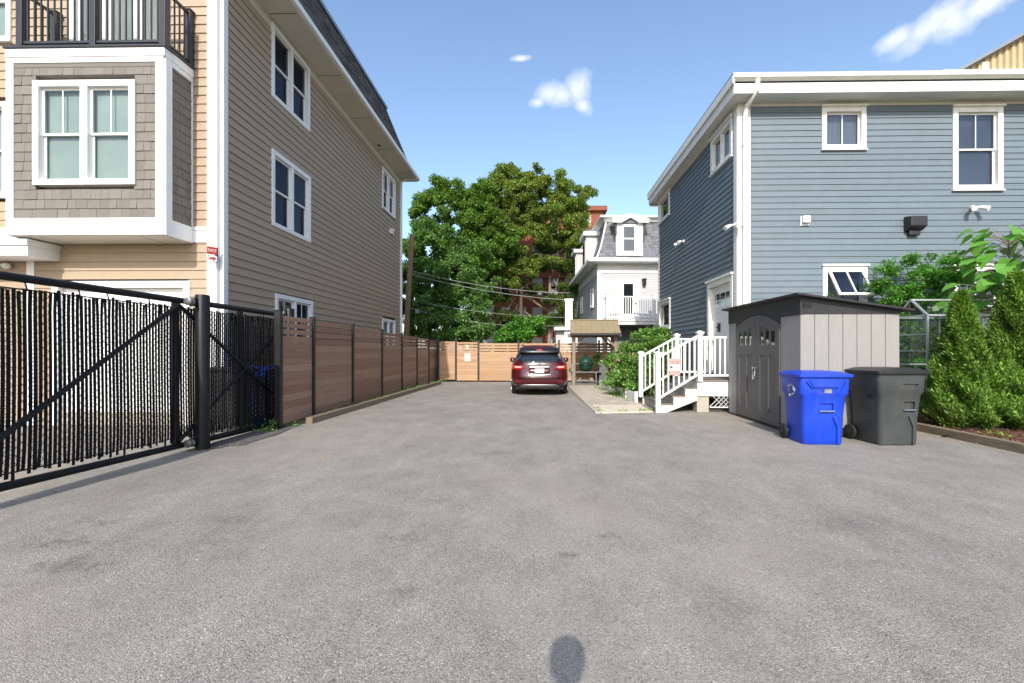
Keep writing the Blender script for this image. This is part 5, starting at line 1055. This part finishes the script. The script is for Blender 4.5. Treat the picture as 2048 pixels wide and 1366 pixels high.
for s in (-1, 1):
    MB().tube([(s * .60, .75, 1.645), (s * .60, .95, 1.70), (s * .58, 2.0, 1.715), (s * .575, 2.3, 1.68)], .018, 8).build('roof_rail', 'car_silver', car, smooth=60)
    tl = [(.875, .66), (.90, .56), (.94, .50), (.975, .54), (1.0, .66), (1.015, .80)]
    xo_ = lambda z: sl_at(z)[1] * .955
    if s > 0: t_ = patch('tail_light', 'lamp_red', zz(.875, 1.015, 8), lambda z: lin(z, tl), xo_, .012)
    else: t_ = patch('tail_light', 'lamp_red', zz(.875, 1.015, 8), lambda z: -xo_(z), lambda z: -lin(z, tl), .012)
    a, b = (.60, .84) if s > 0 else (-.84, -.60)
    patch('clear_lens', 'lamp_clear', zz(.935, .975, 3), lambda z: a, lambda z: b, .024, t_, .006)
    a, b = (.61, .78) if s > 0 else (-.78, -.61); patch('reflector', 'lamp_red', zz(.475, .50, 1), lambda z: a, lambda z: b, .012)
    mr = MB().lathe((s * 1.03, 2.75, 1.14), [(.03, -.09), (.10, -.06), (.11, .03), (.06, .09)], 14).box(min(s * .86, s * .98), max(s * .86, s * .98), 2.74, 2.82, 1.07, 1.11).build('side_mirror', 'car_paint', car, smooth=50)
patch('chrome_strip', 'chrome', zz(.935, .985, 2), lambda z: -.36, lambda z: .36, .022)
patch('plate_recess', 'car_paint', zz(.73, .92, 2), lambda z: -.34, lambda z: .34, .004)
pt_ = patch('licence_plate', 'plate_white', zz(.765, .905, 2), lambda z: -.155, lambda z: .155, .02, thick=.006)
text('plate_number', '1BL 48', 'ink_blue', pt_, (0, rear_y(0, .84, .026), .835), .10, (R(86), 0, 0), extrude=.001)
patch('chrome_strip', 'chrome', zz(.705, .735, 2), lambda z: -.40 - (.735 - z), lambda z: .40 + (.735 - z), .02)
patch('bumper_ledge', 'car_paint', zz(.60, .64, 2), lambda z: -.70, lambda z: .70, .035, thick=.03)
patch('bumper_crease', 'car_paint', zz(.575, .60, 2), lambda z: -.66, lambda z: .66, .02, thick=.02)
dpt = [(.27, .68), (.37, .60)]
patch('diffuser', 'grey_cover', zz(.26, .355, 4), lambda z: -lin(z, dpt), lambda z: lin(z, dpt), .035, thick=.03)
patch('diffuser_strip', 'car_silver', zz(.356, .385, 1), lambda z: -.60, lambda z: .60, .04, thick=.02)
em = MB(); n = 24; em.tube([(.062 * math.cos(2 * math.pi * k / n), rear_y(0, 1.03, .018), 1.035 + .036 * math.sin(2 * math.pi * k / n)) for k in range(n + 1)], .007, 6)
em.tube([(-.045, rear_y(0, 1.03, .018), 1.012), (0, rear_y(0, 1.03, .018), 1.062)], .006, 6).tube([(.045, rear_y(0, 1.03, .018), 1.012), (0, rear_y(0, 1.03, .018), 1.062)], .006, 6); em.build('emblem', 'chrome', car, smooth=60)
text('model_badge', 'JX35', 'chrome', car, (.60, rear_y(.60, .80, .012), .80), .062, (R(88), 0, R(14)), extrude=.003)
MB().box(-.80, .80, .35, 4.6, .20, .34).tube([(-.5, .15, .27), (-.5, .6, .27)], .04, 10).tube([(.5, .15, .27), (.5, .6, .27)], .04, 10).build('underbody', 'car_black', car)
for s in (-1, 1):
    for y in (1.02, 3.95):
        cx = s * .84; wl = MB().tube([(cx - .12, y, .37), (cx - .10, y, .37), (cx + .10, y, .37), (cx + .12, y, .37)], [.33, .37, .37, .33], 32).build('wheel', 'tyre', car, smooth=40)
        rm_ = MB().tube([(cx + s * .105, y, .37), (cx + s * .125, y, .37)], [.24, .22], 24)
        for k in range(7): a = k * 2 * math.pi / 7; rm_.bar((cx + s * .125, y, .37), (cx + s * .125, y + .23 * math.cos(a), .37 + .23 * math.sin(a)), .02, .05, up=(1, 0, 0))
        rm_.build('rim', 'car_silver', wl)
    for zs_, ys_ in (((1.15, 1.50), (.75, 2.9)),):
        g_ = MB()
        def sx(z): return sl_at(z)[1]
        pts = [(s * (sx(1.14) + .003), .95, 1.14), (s * (sx(1.14) + .003), 3.35, 1.14), (s * (sx(1.30) + .003), 3.0, 1.30), (s * (sx(1.50) + .003), 2.45, 1.50), (s * (sx(1.50) + .003), 1.05, 1.50), (s * (sx(1.30) + .003), .95, 1.30)]
        g_.prism(pts, (s * .004, 0, 0)).build('side_window', 'car_glass', car)

# ------------------------------------------------------------------ white mansard house beyond the fence
YH = 26.0
wh = thing('white_house', 'white clapboard house with grey mansard roof, dormers and balcony, beyond the fence', 'house', (onY(1195, 600, YH).x, YH, 0), R(2.3), local=True)
sc_ = F / YH
def hx(px): return (px - 1195) / sc_
def hz_(py): return CAMH + (700 - py) / sc_
ZH = hz_(545); HE = hz_(524); HT = hz_(432); HL = 13.0; HW = 7.5
lw = MB(); lw.box(.06, HW, .06, HL, 0, HE); lwall = lw.build('wall', 'white_siding', wh)
def lap(face, a, b, z0, z1, e=.115):
    m_ = MB(); z = z0
    while z < z1 - .01:
        if face == 'f': m_.hexa([(a, .058, z), (b, .058, z), (b, .03, z), (a, .03, z), (a, .058, z + e), (b, .058, z + e), (b, .05, z + e), (a, .05, z + e)])
        else: m_.hexa([(.058, a, z), (.058, b, z), (.03, b, z), (.03, a, z), (.058, a, z + e), (.058, b, z + e), (.05, b, z + e), (.05, a, z + e)])
        z += e
    return tag(m_.build('siding', 'white_siding', lwall), kind='stuff')
lap('f', .2, HW, 2.9, ZH); lap('s', .2, HL, .3, ZH)
MB().box(-.01, .22, -.01, .20, 0, ZH + .1).build('corner_board', 'white_trim', wh); MB().box(0, HW, .0, .05, ZH - .05, HE).box(0, .05, .051, HL, ZH - .05, HE).build('frieze_board', 'old_white', wh)
LF = Wall((0, .03, 0), (1, 0, 0), (0, -1, 0)); LS = Wall((.03, 0, 0), (0, 1, 0), (-1, 0, 0))
# door
d0, d1 = hx(1236), hx(1279); MB().box(d0, d1, -.03, .03, 3.25, hz_(558)).build('door_frame', 'white_trim', wh)
dr2 = MB().box(d0 + .17, d1 - .17, -.05, -.031, 3.25, hz_(563)).build('door', 'white_trim', wh)
MB().box(hx(1247), hx(1266), -.056, -.051, hz_(627), hz_(568)).build('pane', 'car_glass', dr2); MB().tube([(hx(1271), -.05, hz_(607)), (hx(1271), -.12, hz_(607))], .035, 8).build('handle', 'dark_metal', dr2)
lx = hx(1288); MB().box(lx - .09, lx + .09, -.18, .02, hz_(571), hz_(560)).box(lx - .12, lx + .12, -.2, .0, hz_(560), hz_(558)).build('wall_lantern', 'dark_metal', wh)
for y0_, ww in ((1.6, .75), (6.2, .75), (9.2, .8)): window(wh, LS, y0_, y0_ + ww + .25, hz_(612) + .1, hz_(565) - .1, units=1, casing=.13, back='screen_room', glass='dark_glass', muntin=False)
# balcony
bz_ = hz_(641); b0, b1 = hx(1207), HW; by0 = -1.25
bl = MB().box(b0 - .1, b1, by0, .02, bz_ - .12, bz_).box(b0 - .05, b1, by0 + .05, .02, bz_ - .30, bz_ - .121).build('balcony', 'white_trim', wh)
zt2 = hz_(595) - .1
for z in (bz_ + .10, zt2): MB().bar((b0, by0 + .05, z), (b1, by0 + .05, z), .06, .06).build('rail', 'white_trim', bl); MB().bar((b0, by0 + .05, z), (b0, 0, z), .06, .06).build('rail', 'white_trim', bl)
for x, y in ((b0, by0 + .05), (b0, -.06), ((b0 + hx(1300)) / 2 + 1.2, by0 + .05)): MB().box(x - .07, x + .07, y - .07, y + .07, bz_, zt2 + .12).box(x - .1, x + .1, y - .1, y + .1, zt2 + .12, zt2 + .16).build('railing_post', 'white_trim', bl)
x = b0 + .12
while x < 4.6: MB().box(x - .02, x + .02, by0 + .03, by0 + .07, bz_ + .1, zt2).build('baluster', 'white_trim', bl); x += .125
y = by0 + .15
while y < -.05: MB().box(b0 - .02, b0 + .02, y - .02, y + .02, bz_ + .1, zt2).build('baluster', 'white_trim', bl); y += .125
MB().box(hx(1300) - .1, hx(1300) + .1, by0 + .1, by0 + .3, 0, bz_ - .3).box(b0, b0 + .18, by0 + .1, by0 + .28, 0, bz_ - .3).build('porch_post', 'old_white', wh)
MB().box(.3, HW, .03, .055, 0.0, 2.85).build('porch_recess_shade', 'grey_cover', wh)  # flat dark grey sheet painted in for the shaded recess under the balcony
# eaves
MB().box(-.50, HW, -.50, HL + .3, HE - .10, HE).build('soffit', 'old_white', wh)
MB().box(-.60, HW, -.60, -.501, HE - .08, HE + .12).box(-.60, -.501, -.5, HL + .4, HE - .08, HE + .12).build('gutter', 'white_trim', wh, bevel=.02)
# concave mansard as stacked shingle courses
mans = MB(); NR = 15
def mo(t): return -.30 + .95 * (t ** .55)                           # inset from the eave, flared foot
for i in range(NR):
    t0, t1 = i / NR, (i + 1) / NR; z0, z1 = HE + (HT - HE) * t0, HE + (HT - HE) * t1; i0, i1 = mo(t0), mo(t1)
    mans.hexa([(i0, i0, z0), (HW, i0, z0), (HW, HL - i0, z0), (i0, HL - i0, z0), (i1 - .02, i1 - .02, z1), (HW, i1 - .02, z1), (HW, HL - i1, z1), (i1 - .02, HL - i1, z1)])
mroof = mans.build('roof', 'light_roof_shingle', wh)
shg = MB(); rg = random.Random(2)
for i in range(NR):
    t0, t1 = i / NR, (i + .95) / NR; z0, z1 = HE + (HT - HE) * t0, HE + (HT - HE) * t1; i0, i1 = mo(t0), mo(t1)
    x = i0 + (.1 if i % 2 else 0)
    while x < 4.8: w = rg.uniform(.16, .3); k = .03 + rg.uniform(0, .015); shg.hexa([(x, i0, z0), (x + w - .02, i0, z0), (x + w - .02, i0 - k, z0), (x, i0 - k, z0), (x, i1 - .02, z1), (x + w - .02, i1 - .02, z1), (x + w - .02, i1 - .03, z1), (x, i1 - .03, z1)]); x += w
    y = i0
    while y < HL - i0: w = rg.uniform(.2, .34); k = .03 + rg.uniform(0, .015); shg.hexa([(i0, y, z0), (i0, y + w - .02, z0), (i0 - k, y + w - .02, z0), (i0 - k, y, z0), (i1 - .02, y, z1), (i1 - .02, y + w - .02, z1), (i1 - .03, y + w - .02, z1), (i1 - .03, y, z1)]); y += w
tag(shg.build('shingles', 'light_roof_shingle', mroof), kind='stuff')
cr = mo(1)
MB().box(cr - .45, HW, cr - .45, HL - cr + .4, HT + .0, HT + .10).box(cr - .18, HW, cr - .18, HL - cr + .2, HT - .2, HT - .001).build('cornice', 'old_white', mroof)
MB().prism([(mo(i / 8) - .06, mo(i / 8) - .06, HE + (HT - HE) * i / 8) for i in range(9)] + [(mo(i / 8) + .03, mo(i / 8) - .06, HE + (HT - HE) * i / 8) for i in range(8, -1, -1)], (0, .05, 0)).build('hip_trim', 'old_white', mroof)
# front dormer
m0, m1 = hx(1232), hx(1285); zd0, zd1 = hz_(512), hz_(447); fyd = -.12
dm2 = MB(); dm2.box(m0, m1, fyd, 1.1, zd0, zd1).build('dormer_body', 'white_trim', mroof)
q0_, q1_ = hx(1246), hx(1268)
dw = MB().box(q0_ - .05, q1_ + .05, fyd - .03, fyd - .002, hz_(506), hz_(451)).build('dormer_window', 'white_trim', wh)
for a, b in ((hz_(503), hz_(480)), (hz_(477), hz_(455))): MB().box(q0_ + .01, q1_ - .01, fyd - .04, fyd - .0305, a, b).build('pane', 'car_glass', dw)
zp1 = hz_(445); zpk = hz_(431); mc_ = (m0 + m1) / 2
for s in (-1, 1):
    MB().prism([(mc_, fyd - .25, zpk), (mc_, fyd - .25, zpk - .22), (mc_ + s * .5, fyd - .25, zp1 - .10), (mc_ + s * 1.05, fyd - .25, zp1 - .10), (mc_ + s * 1.05, fyd - .25, zp1 + .12)], (0, 1.3, 0)).build('dormer_pediment', 'white_trim', mroof)
MB().prism([(mc_ - .5, fyd - .1, zp1 - .1), (mc_ + .5, fyd - .1, zp1 - .1), (mc_, fyd - .1, zpk - .2)], (0, .1, 0)).build('dormer_gable', 'light_roof_shingle', mroof)
for s in (m0 - .06, m1 + .06): MB().box(s - .06, s + .06, fyd - .12, fyd + .1, zp1 - .75, zp1 - .11).build('bracket', 'shed_trim', mroof)
# side dormers
for y0_ in (2.3, 7.2):
    MB().box(-.32, 1.2, y0_, y0_ + 1.5, HE + .12, HE + 2.05).build('dormer_body', 'white_siding', mroof)
    MB().box(-.5, 1.2, y0_ - .18, y0_ + 1.68, HE + 2.05, HE + 2.28).build('dormer_roof', 'white_trim', mroof)
    sd2 = MB().box(-.35, -.321, y0_ + .2, y0_ + 1.3, HE + .3, HE + 1.9).build('dormer_window', 'white_trim', wh); MB().box(-.36, -.351, y0_ + .32, y0_ + 1.18, HE + .42, HE + 1.8).build('pane', 'car_glass', sd2)
# small white outbuilding left of it
ox = onY(1112, 660, 25.0)
ob = thing('white_porch', 'small white clapboard porch wing with a corner column beyond the fence, left of the shelter', 'porch', (ox.x, 25.0, 0), 0, local=True)
MB().box(0, 1.2, .05, 1.2, 0, 2.55).build('wall', 'white_siding', ob); MB().box(.45, .75, -.15, .1, 0, 2.6).build('column', 'white_trim', ob); MB().box(-.1, 1.3, -.3, 1.3, 2.6, 2.78).build('cornice', 'old_white', ob); MB().box(.55, .95, .6, 1.0, 2.781, 4.3).box(.5, 1.0, .55, 1.05, 4.3, 4.4).build('chimney', 'white_trim', ob)

# ------------------------------------------------------------------ brick building behind the trees
YK = 41.0; kx0, kx1 = onY(955, 600, YK).x, onY(1207, 600, YK).x; kz = onY(1100, 423, YK).z
bk = thing('brick_building', 'tall red brick apartment building with pale window trim behind the trees', 'building', ((kx0 + kx1) / 2, YK, 0))
kw = MB().box(kx0, kx1, YK, YK + 14, 0, kz).build('wall', 'brick_red', bk)
MB().box(kx0 - .3, kx1 + .3, YK - .35, YK + 14.2, kz - .001, kz + .4).box(kx0 - .15, kx1 + .15, YK - .18, YK + 14, kz - 1.6, kz - 1.3).box(kx1 - 3.2, kx1 - 1.6, YK - .1, YK + 2, kz + .4, kz + 1.2).build('cornice', 'brick_red', bk)
for fl in range(5):
    for k in range(8):
        x = kx0 + .7 + k * 1.45; z = 1.0 + fl * 2.75
        if x + 1 > kx1: continue
        wn_ = MB().box(x - .08, x + .83, YK - .06, YK - .001, z - .1, z + 1.62).build('window', 'stone_trim', bk)
        MB().box(x + .02, x + .73, YK - .07, YK - .061, z, z + .74).build('pane', 'dark_glass' if False else 'car_glass', wn_); MB().box(x + .02, x + .73, YK - .07, YK - .061, z + .78, z + 1.52).build('pane', 'blind', wn_)
MB().box(kx0 - .05, kx1 + .05, YK - .12, YK + .0, 8.0, 8.25).box(kx0 - .05, kx1 + .05, YK - .12, YK, 4.4, 4.6).build('string_course', 'brick_red', bk)
# pale house glimpsed left under the tree
gp = onY(918, 670, 40.0); ph = thing('pale_grey_house', 'pale grey house wall glimpsed under the trees above the number 2 fence panel', 'house', (gp.x, 40, 0), 0, local=True)
MB().box(0, 3.2, 0, 4, 0, 3.4).build('wall', 'white_siding', ph); ww_ = MB().box(1.0, 1.9, -.05, -.001, 1.6, 2.9).build('window', 'white_trim', ph); MB().box(1.1, 1.8, -.06, -.051, 1.7, 2.8).build('pane', 'car_glass', ww_); MB().box(-.3, 3.5, -.3, 4.3, 3.4, 3.6).build('roof', 'roof_shingle', ph)
# metal clad building top right
YM = 24.0; mA = onY(1925, 139, YM); mB = onY(2048, 70, YM); slope = (mB.z - mA.z) / (mB.x - mA.x)
mb = thing('metal_building', 'tall building end with ribbed beige metal cladding, above the blue house roof', 'building', (mA.x, YM, 0)); xe = mA.x + 14
MB().prism([(mA.x, YM + .1, 0), (xe, YM + .1, 0), (xe, YM + .1, mA.z + slope * 8), (mA.x + 8, YM + .1, mA.z + slope * 8), (mA.x, YM + .1, mA.z)], (0, 12, 0)).build('wall', 'metal_cladding', mb)
x = mA.x + .1
while x < mA.x + 8:
    z1 = mA.z + slope * (x - mA.x) - .12
    MB().prism([(x, YM + .1, 4), (x + .05, YM, 4), (x + .17, YM, 4), (x + .22, YM + .1, 4)], (0, 0, z1 - 4)).build('rib', 'metal_cladding', mb); x += .34
MB().bar((mA.x - .5, YM - .1, mA.z - slope * .5 + .05), (mA.x + 8, YM - .1, mA.z + slope * 8 + .05), .5, .14).build('verge_flashing', 'galvanised', mb)
lr = onY(1900, 139, YM - 2.2); MB().box(onY(1886, 139, YM - 2.2).x, xe, YM - 2.2, YM + .05, 4, lr.z).build('lower_roof', 'old_white', mb)
MB().box(mA.x + .95, mA.x + 1.3, YM - .05, YM + .05, mA.z - .3, mA.z + .35).build('vent', 'white_trim', mb)

# ------------------------------------------------------------------ trees, pole, wires
def P(px, py, Y): p = onY(px, py, Y); return (p.x, p.y, p.z)
def B(px, py, Y, rx, rz, ry=None): return (P(px, py, Y), (rx, ry or rx, rz))
gnd = lambda px, Y: (onY(px, 700, Y).x, Y, 0)
tree('dark_leaved_tree', 'dense dark green broadleaf tree at left behind the corner of the two fences', gnd(824, 27.5), 6.5, .24,
     [B(835, 480, 28, 1.0, 1.1), B(875, 500, 28, 1.5, 1.6), B(850, 560, 28, 1.5, 1.5), B(905, 560, 27.5, 1.7, 1.6), B(875, 620, 27, 1.6, 1.4), B(930, 610, 27.5, 1.3, 1.2), B(845, 640, 27, 1.2, 1.2), B(905, 655, 26.5, 1.5, .9), B(955, 660, 26.5, .9, .6), B(818, 520, 28.5, .7, 1.6), B(940, 520, 28.5, 1.3, 1.2), B(965, 570, 28, .9, .8), B(960, 620, 27, .8, .7), B(830, 600, 27, .9, 1.4), B(880, 660, 26, 1.2, .7)], 'leaf_deep', 105000, .165, 17, .40, 301)
tree('tall_spreading_tree', 'tall spreading bright green tree at left centre, its crown rising over the driveway end', gnd(890, 33), 9.5, .24,
     [B(876, 380, 33, .9, 1.0), B(838, 402, 33, .9, .45), B(825, 425, 33, .5, .5), B(870, 425, 33, 1.4, 1.0), B(915, 388, 33, 1.2, .8), B(940, 420, 33, 1.5, 1.2), B(965, 375, 33, .9, .9), B(960, 450, 33, 1.7, 1.3), B(915, 470, 33, 2.0, 1.5), B(975, 510, 33, 1.5, 1.2), B(850, 460, 33, .9, .9), B(1005, 480, 33.5, 1.4, 1.1), B(930, 530, 33, 1.6, 1.3)], 'leaf_mid', 88000, .18, 15, .42, 311)
tree('yellow_green_tree', 'tallest yellow green tree with a pale trunk in front of the brick building', gnd(1041, 35), 9.2, .19,
     [B(985, 372, 35, 1.1, .9), B(1015, 356, 35, .9, .8), B(1050, 370, 35, 1.3, .9), B(1078, 352, 35, 1.0, .7), B(1108, 370, 35, 1.2, .8), B(1140, 380, 35, .9, .7), B(955, 395, 35, 1.0, .8), B(1020, 385, 35, 1.7, 1.0), B(1075, 395, 35, 1.9, 1.1), B(1130, 395, 35, 1.4, 1.1), B(985, 412, 35, 1.6, 1.1), B(1160, 400, 35, .8, .7), B(1045, 425, 35, 1.3, .8), B(1105, 435, 35, 1.9, 1.0), B(1150, 440, 35, 1.0, .9), B(1000, 455, 35, 1.5, .9), B(1060, 470, 35, 1.5, .8), B(1120, 475, 35.5, 1.5, .7), B(1025, 500, 35, 1.1, .6), B(1150, 480, 35, .8, .6), B(1178, 385, 35, .3, .3), B(1052, 535, 34.5, 1.1, .6), B(985, 530, 34.5, 1.3, .7), B(1020, 560, 34.5, .9, .5), B(1090, 520, 34.5, 1.0, .5), B(960, 490, 34.5, 1.2, .8)], 'leaf_bright', 135000, .17, 14, .42, 321, bark='bark', limbs=9)
tree('pine_tree', 'feathery dark pine beside the white house, in front of the brick wall', gnd(1099, 36), 9.0, .18,
     [B(1115, 490, 36, 1.7, .5), B(1150, 500, 36, 1.0, .6), B(1080, 530, 36, 1.5, .35), B(1135, 535, 36, 1.2, .5), B(1145, 570, 35, 1.0, .6), B(1120, 600, 35, 1.2, .4), B(1050, 510, 36, 1.3, .4), B(1030, 565, 36, 1.2, .3), B(1140, 620, 34, .7, .5), B(1135, 655, 34, .9, .6), B(1000, 530, 36, 1.4, .4), B(985, 595, 36, 1.5, .4), B(1010, 630, 36, 1.3, .3), B(960, 560, 36, .9, .4), B(975, 650, 35, 1.0, .35), B(1075, 580, 36, 1.0, .25), B(1110, 640, 35, .9, .3)], 'leaf_pine', 70000, .24, 20, .34, 331, bark='bark_pale', limbs=16, aspect=.16)
C, Rr = clumps_of([((x, 23.4 + .3 * math.sin(x * 3), .55), (.9, .6, .75)) for x in [-4.6 + .9 * i for i in range(9)]], 26, .26, 351)  # leaf band added to darken the view through the fence gaps
tag(leaf_mesh('gap_shade_leaves', 'leaf_deep', None, scatter(C, Rr, 16000, 352), .17, seed=353), 'leaf band added behind the back fence to darken the gaps between its boards', 'gap_shade_leaves', kind='stuff')
tree('low_sapling', 'low bright green sapling just above the back fence, left of the car', gnd(1035, 25.5), 1.8, .06,
     [B(1040, 662, 25.5, 1.0, .55), B(1065, 650, 25.5, .7, .5), B(1005, 675, 25.5, .8, .35), B(1040, 640, 25.5, .5, .3)], 'leaf_sumac', 9000, .16, 40, .24, 341, limbs=6, group=None)
up_ = thing('utility_pole', 'leaning brown wooden utility pole at the far corner of the tan house', 'pole', gnd(811, 25.5))
b0_ = Vector(gnd(808, 25.5)); t0_ = Vector(P(824, 470, 25.5)); MB().tube([b0_, b0_ + (t0_ - b0_) * .5, t0_], [.165, .15, .13], 14).build('pole', 'pole_wood', up_, smooth=60)
MB().tube([Vector(P(814, 640, 25.3)), Vector(P(817, 600, 25.3)), Vector(P(819, 560, 25.3))], .02, 6).build('conduit', 'galvanised', up_)
MB().box(*sorted((P(831, 620, 25.4)[0], P(839, 620, 25.4)[0])), 25.3, 25.5, P(835, 627, 25.4)[2], P(835, 619, 25.4)[2]).tube([P(816, 617, 25.4), P(840, 619, 25.4)], .02, 6).build('splice_box', 'galvanised', up_)
def wire(label, a, b, sag, r=.014, m='wire_pale'):
    a, b = Vector(a), Vector(b); pts = [a + (b - a) * t - Vector((0, 0, sag * 4 * t * (1 - t))) for t in [i / 14 for i in range(15)]]
    tag(MB().tube(pts, r, 5).build('overhead_wire', m), label, 'wire', 'overhead wires in front of the trees')
wire('upper overhead wire sagging from the utility pole across the trees', P(821, 541, 25.4), P(1140, 586, 25.9), .28)
wire('overhead wire just below the upper one, across the trees', P(820, 548, 25.4), P(1140, 600, 25.9), .25)
wire('thin overhead wire low across the trunks, above the sapling', P(818, 600, 25.4), P(1135, 635, 25.9), .22, .010)
wire('lowest overhead wire running from the splice box on the pole', P(838, 622, 25.4), P(1135, 650, 25.9), .35, .010)

# ------------------------------------------------------------------ weeds, leaves, camera on its stand
wd_pts = []; rg = np.random.default_rng(5)
def weeds(pts, name, label, size=.05):
    Pn = np.concatenate([np.array([x, y, z]) + rg.normal(size=(n, 3)) * np.array([s, s, s * .5]) + np.array([0, 0, s * .6]) for x, y, z, s, n in pts]); Pn[:, 2] = np.maximum(Pn[:, 2], .008)
    o = leaf_mesh(name, 'weed', None, Pn, size, aspect=.45, up=.6, seed=9); return tag(o, label, 'weeds', kind='stuff')
pts = [(GX + .25, py_[0] - .25, .0, .09, 120), (GX + .3, py_[0] - .12, .12, .06, 60), (FX + .12, py_[0] + .35, 0, .05, 60), (FX + .12, py_[1] - .15, 0, .05, 50)]
rr = random.Random(6)
for i in range(60):
    y = py_[1] + .3 + (py_[7] - py_[1] - .5) * rr.random(); t = (y - k0.y) / (k1.y - k0.y); x = k0.x + (k1.x - k0.x) * t - .11 - rr.random() * .12; pts.append((x, y, .06, .045, rr.randrange(8, 50)))
weeds(pts, 'weeds', 'small weeds sprouting along the foot of the brown fence')
pts = []
for i in range(26): t = rr.random(); pts.append((e0.x - .18 + (e1.x - e0.x) * t, e0.y + (e1.y - e0.y) * t, .02, .05, rr.randrange(8, 40)))
for px, py in ((1240, 825), (1252, 825), (1280, 824), (1290, 824), (1300, 823), (1195, 818), (1200, 823)): p = onZ(px, py); pts.append((p.x, p.y, .03, .035, 26))
p = onZ(1920, 852, .08); pts.append((7.6, 7.7, .09, .07, 60))
weeds(pts, 'path_weeds', 'tufts of weeds along the brick path and slab', .045)
dl = np.array([(rr.uniform(-5, 6), 1.8 + 8 * rr.random() ** 1.5, .012) for i in range(26)] + [(k0.x + .08 + (k1.x - k0.x) * t + abs(rr.gauss(0, .18)), k0.y + (k1.y - k0.y) * t, .014) for t in [rr.random() for i in range(110)]] + [(SX0 - .05 - abs(rr.gauss(0, .2)), SY0 + 3 * rr.random(), .014) for i in range(40)] + [(7.05 - abs(rr.gauss(0, .25)), 6.7 + 2.4 * rr.random(), .014) for i in range(60)]); tag(leaf_mesh('fallen_leaves', 'leaf_dry', None, dl, .04, up=3, seed=3), 'a few dry yellow leaves on the asphalt', 'leaves', kind='stuff')
hs = MB(); hs.tube([(7.0, 8.0, .03), (7.25, 8.05, .05), (7.6, 8.3, .10), (8.0, 8.4, .11), (8.3, 8.2, .11)], .012, 8); tag(hs.build('garden_hose', 'wire_black', smooth=60), 'black garden hose trailing over the timber edge behind the grey bin', 'hose')
cs_ = thing('camera_stand', 'camera on a slim pole, seen only by its shadow on the asphalt', 'camera stand', (0.0, -.16, 0))
MB().tube([(-.085, -.16, .0), (-.085, -.16, 1.60)], [.042, .045], 16).build('pole', 'dark_metal', cs_, smooth=60)
MB().lathe((-.085, -.16, 1.70), [(.042, -.12), (.07, -.085), (.088, -.03), (.088, .03), (.07, .07), (.03, .095)], 20).build('housing', 'dark_metal', cs_, smooth=60)
MB().lathe((-.085, -.16, 0), [(.16, 0), (.15, .02), (.06, .04)], 20).build('foot', 'dark_metal', cs_, smooth=40)
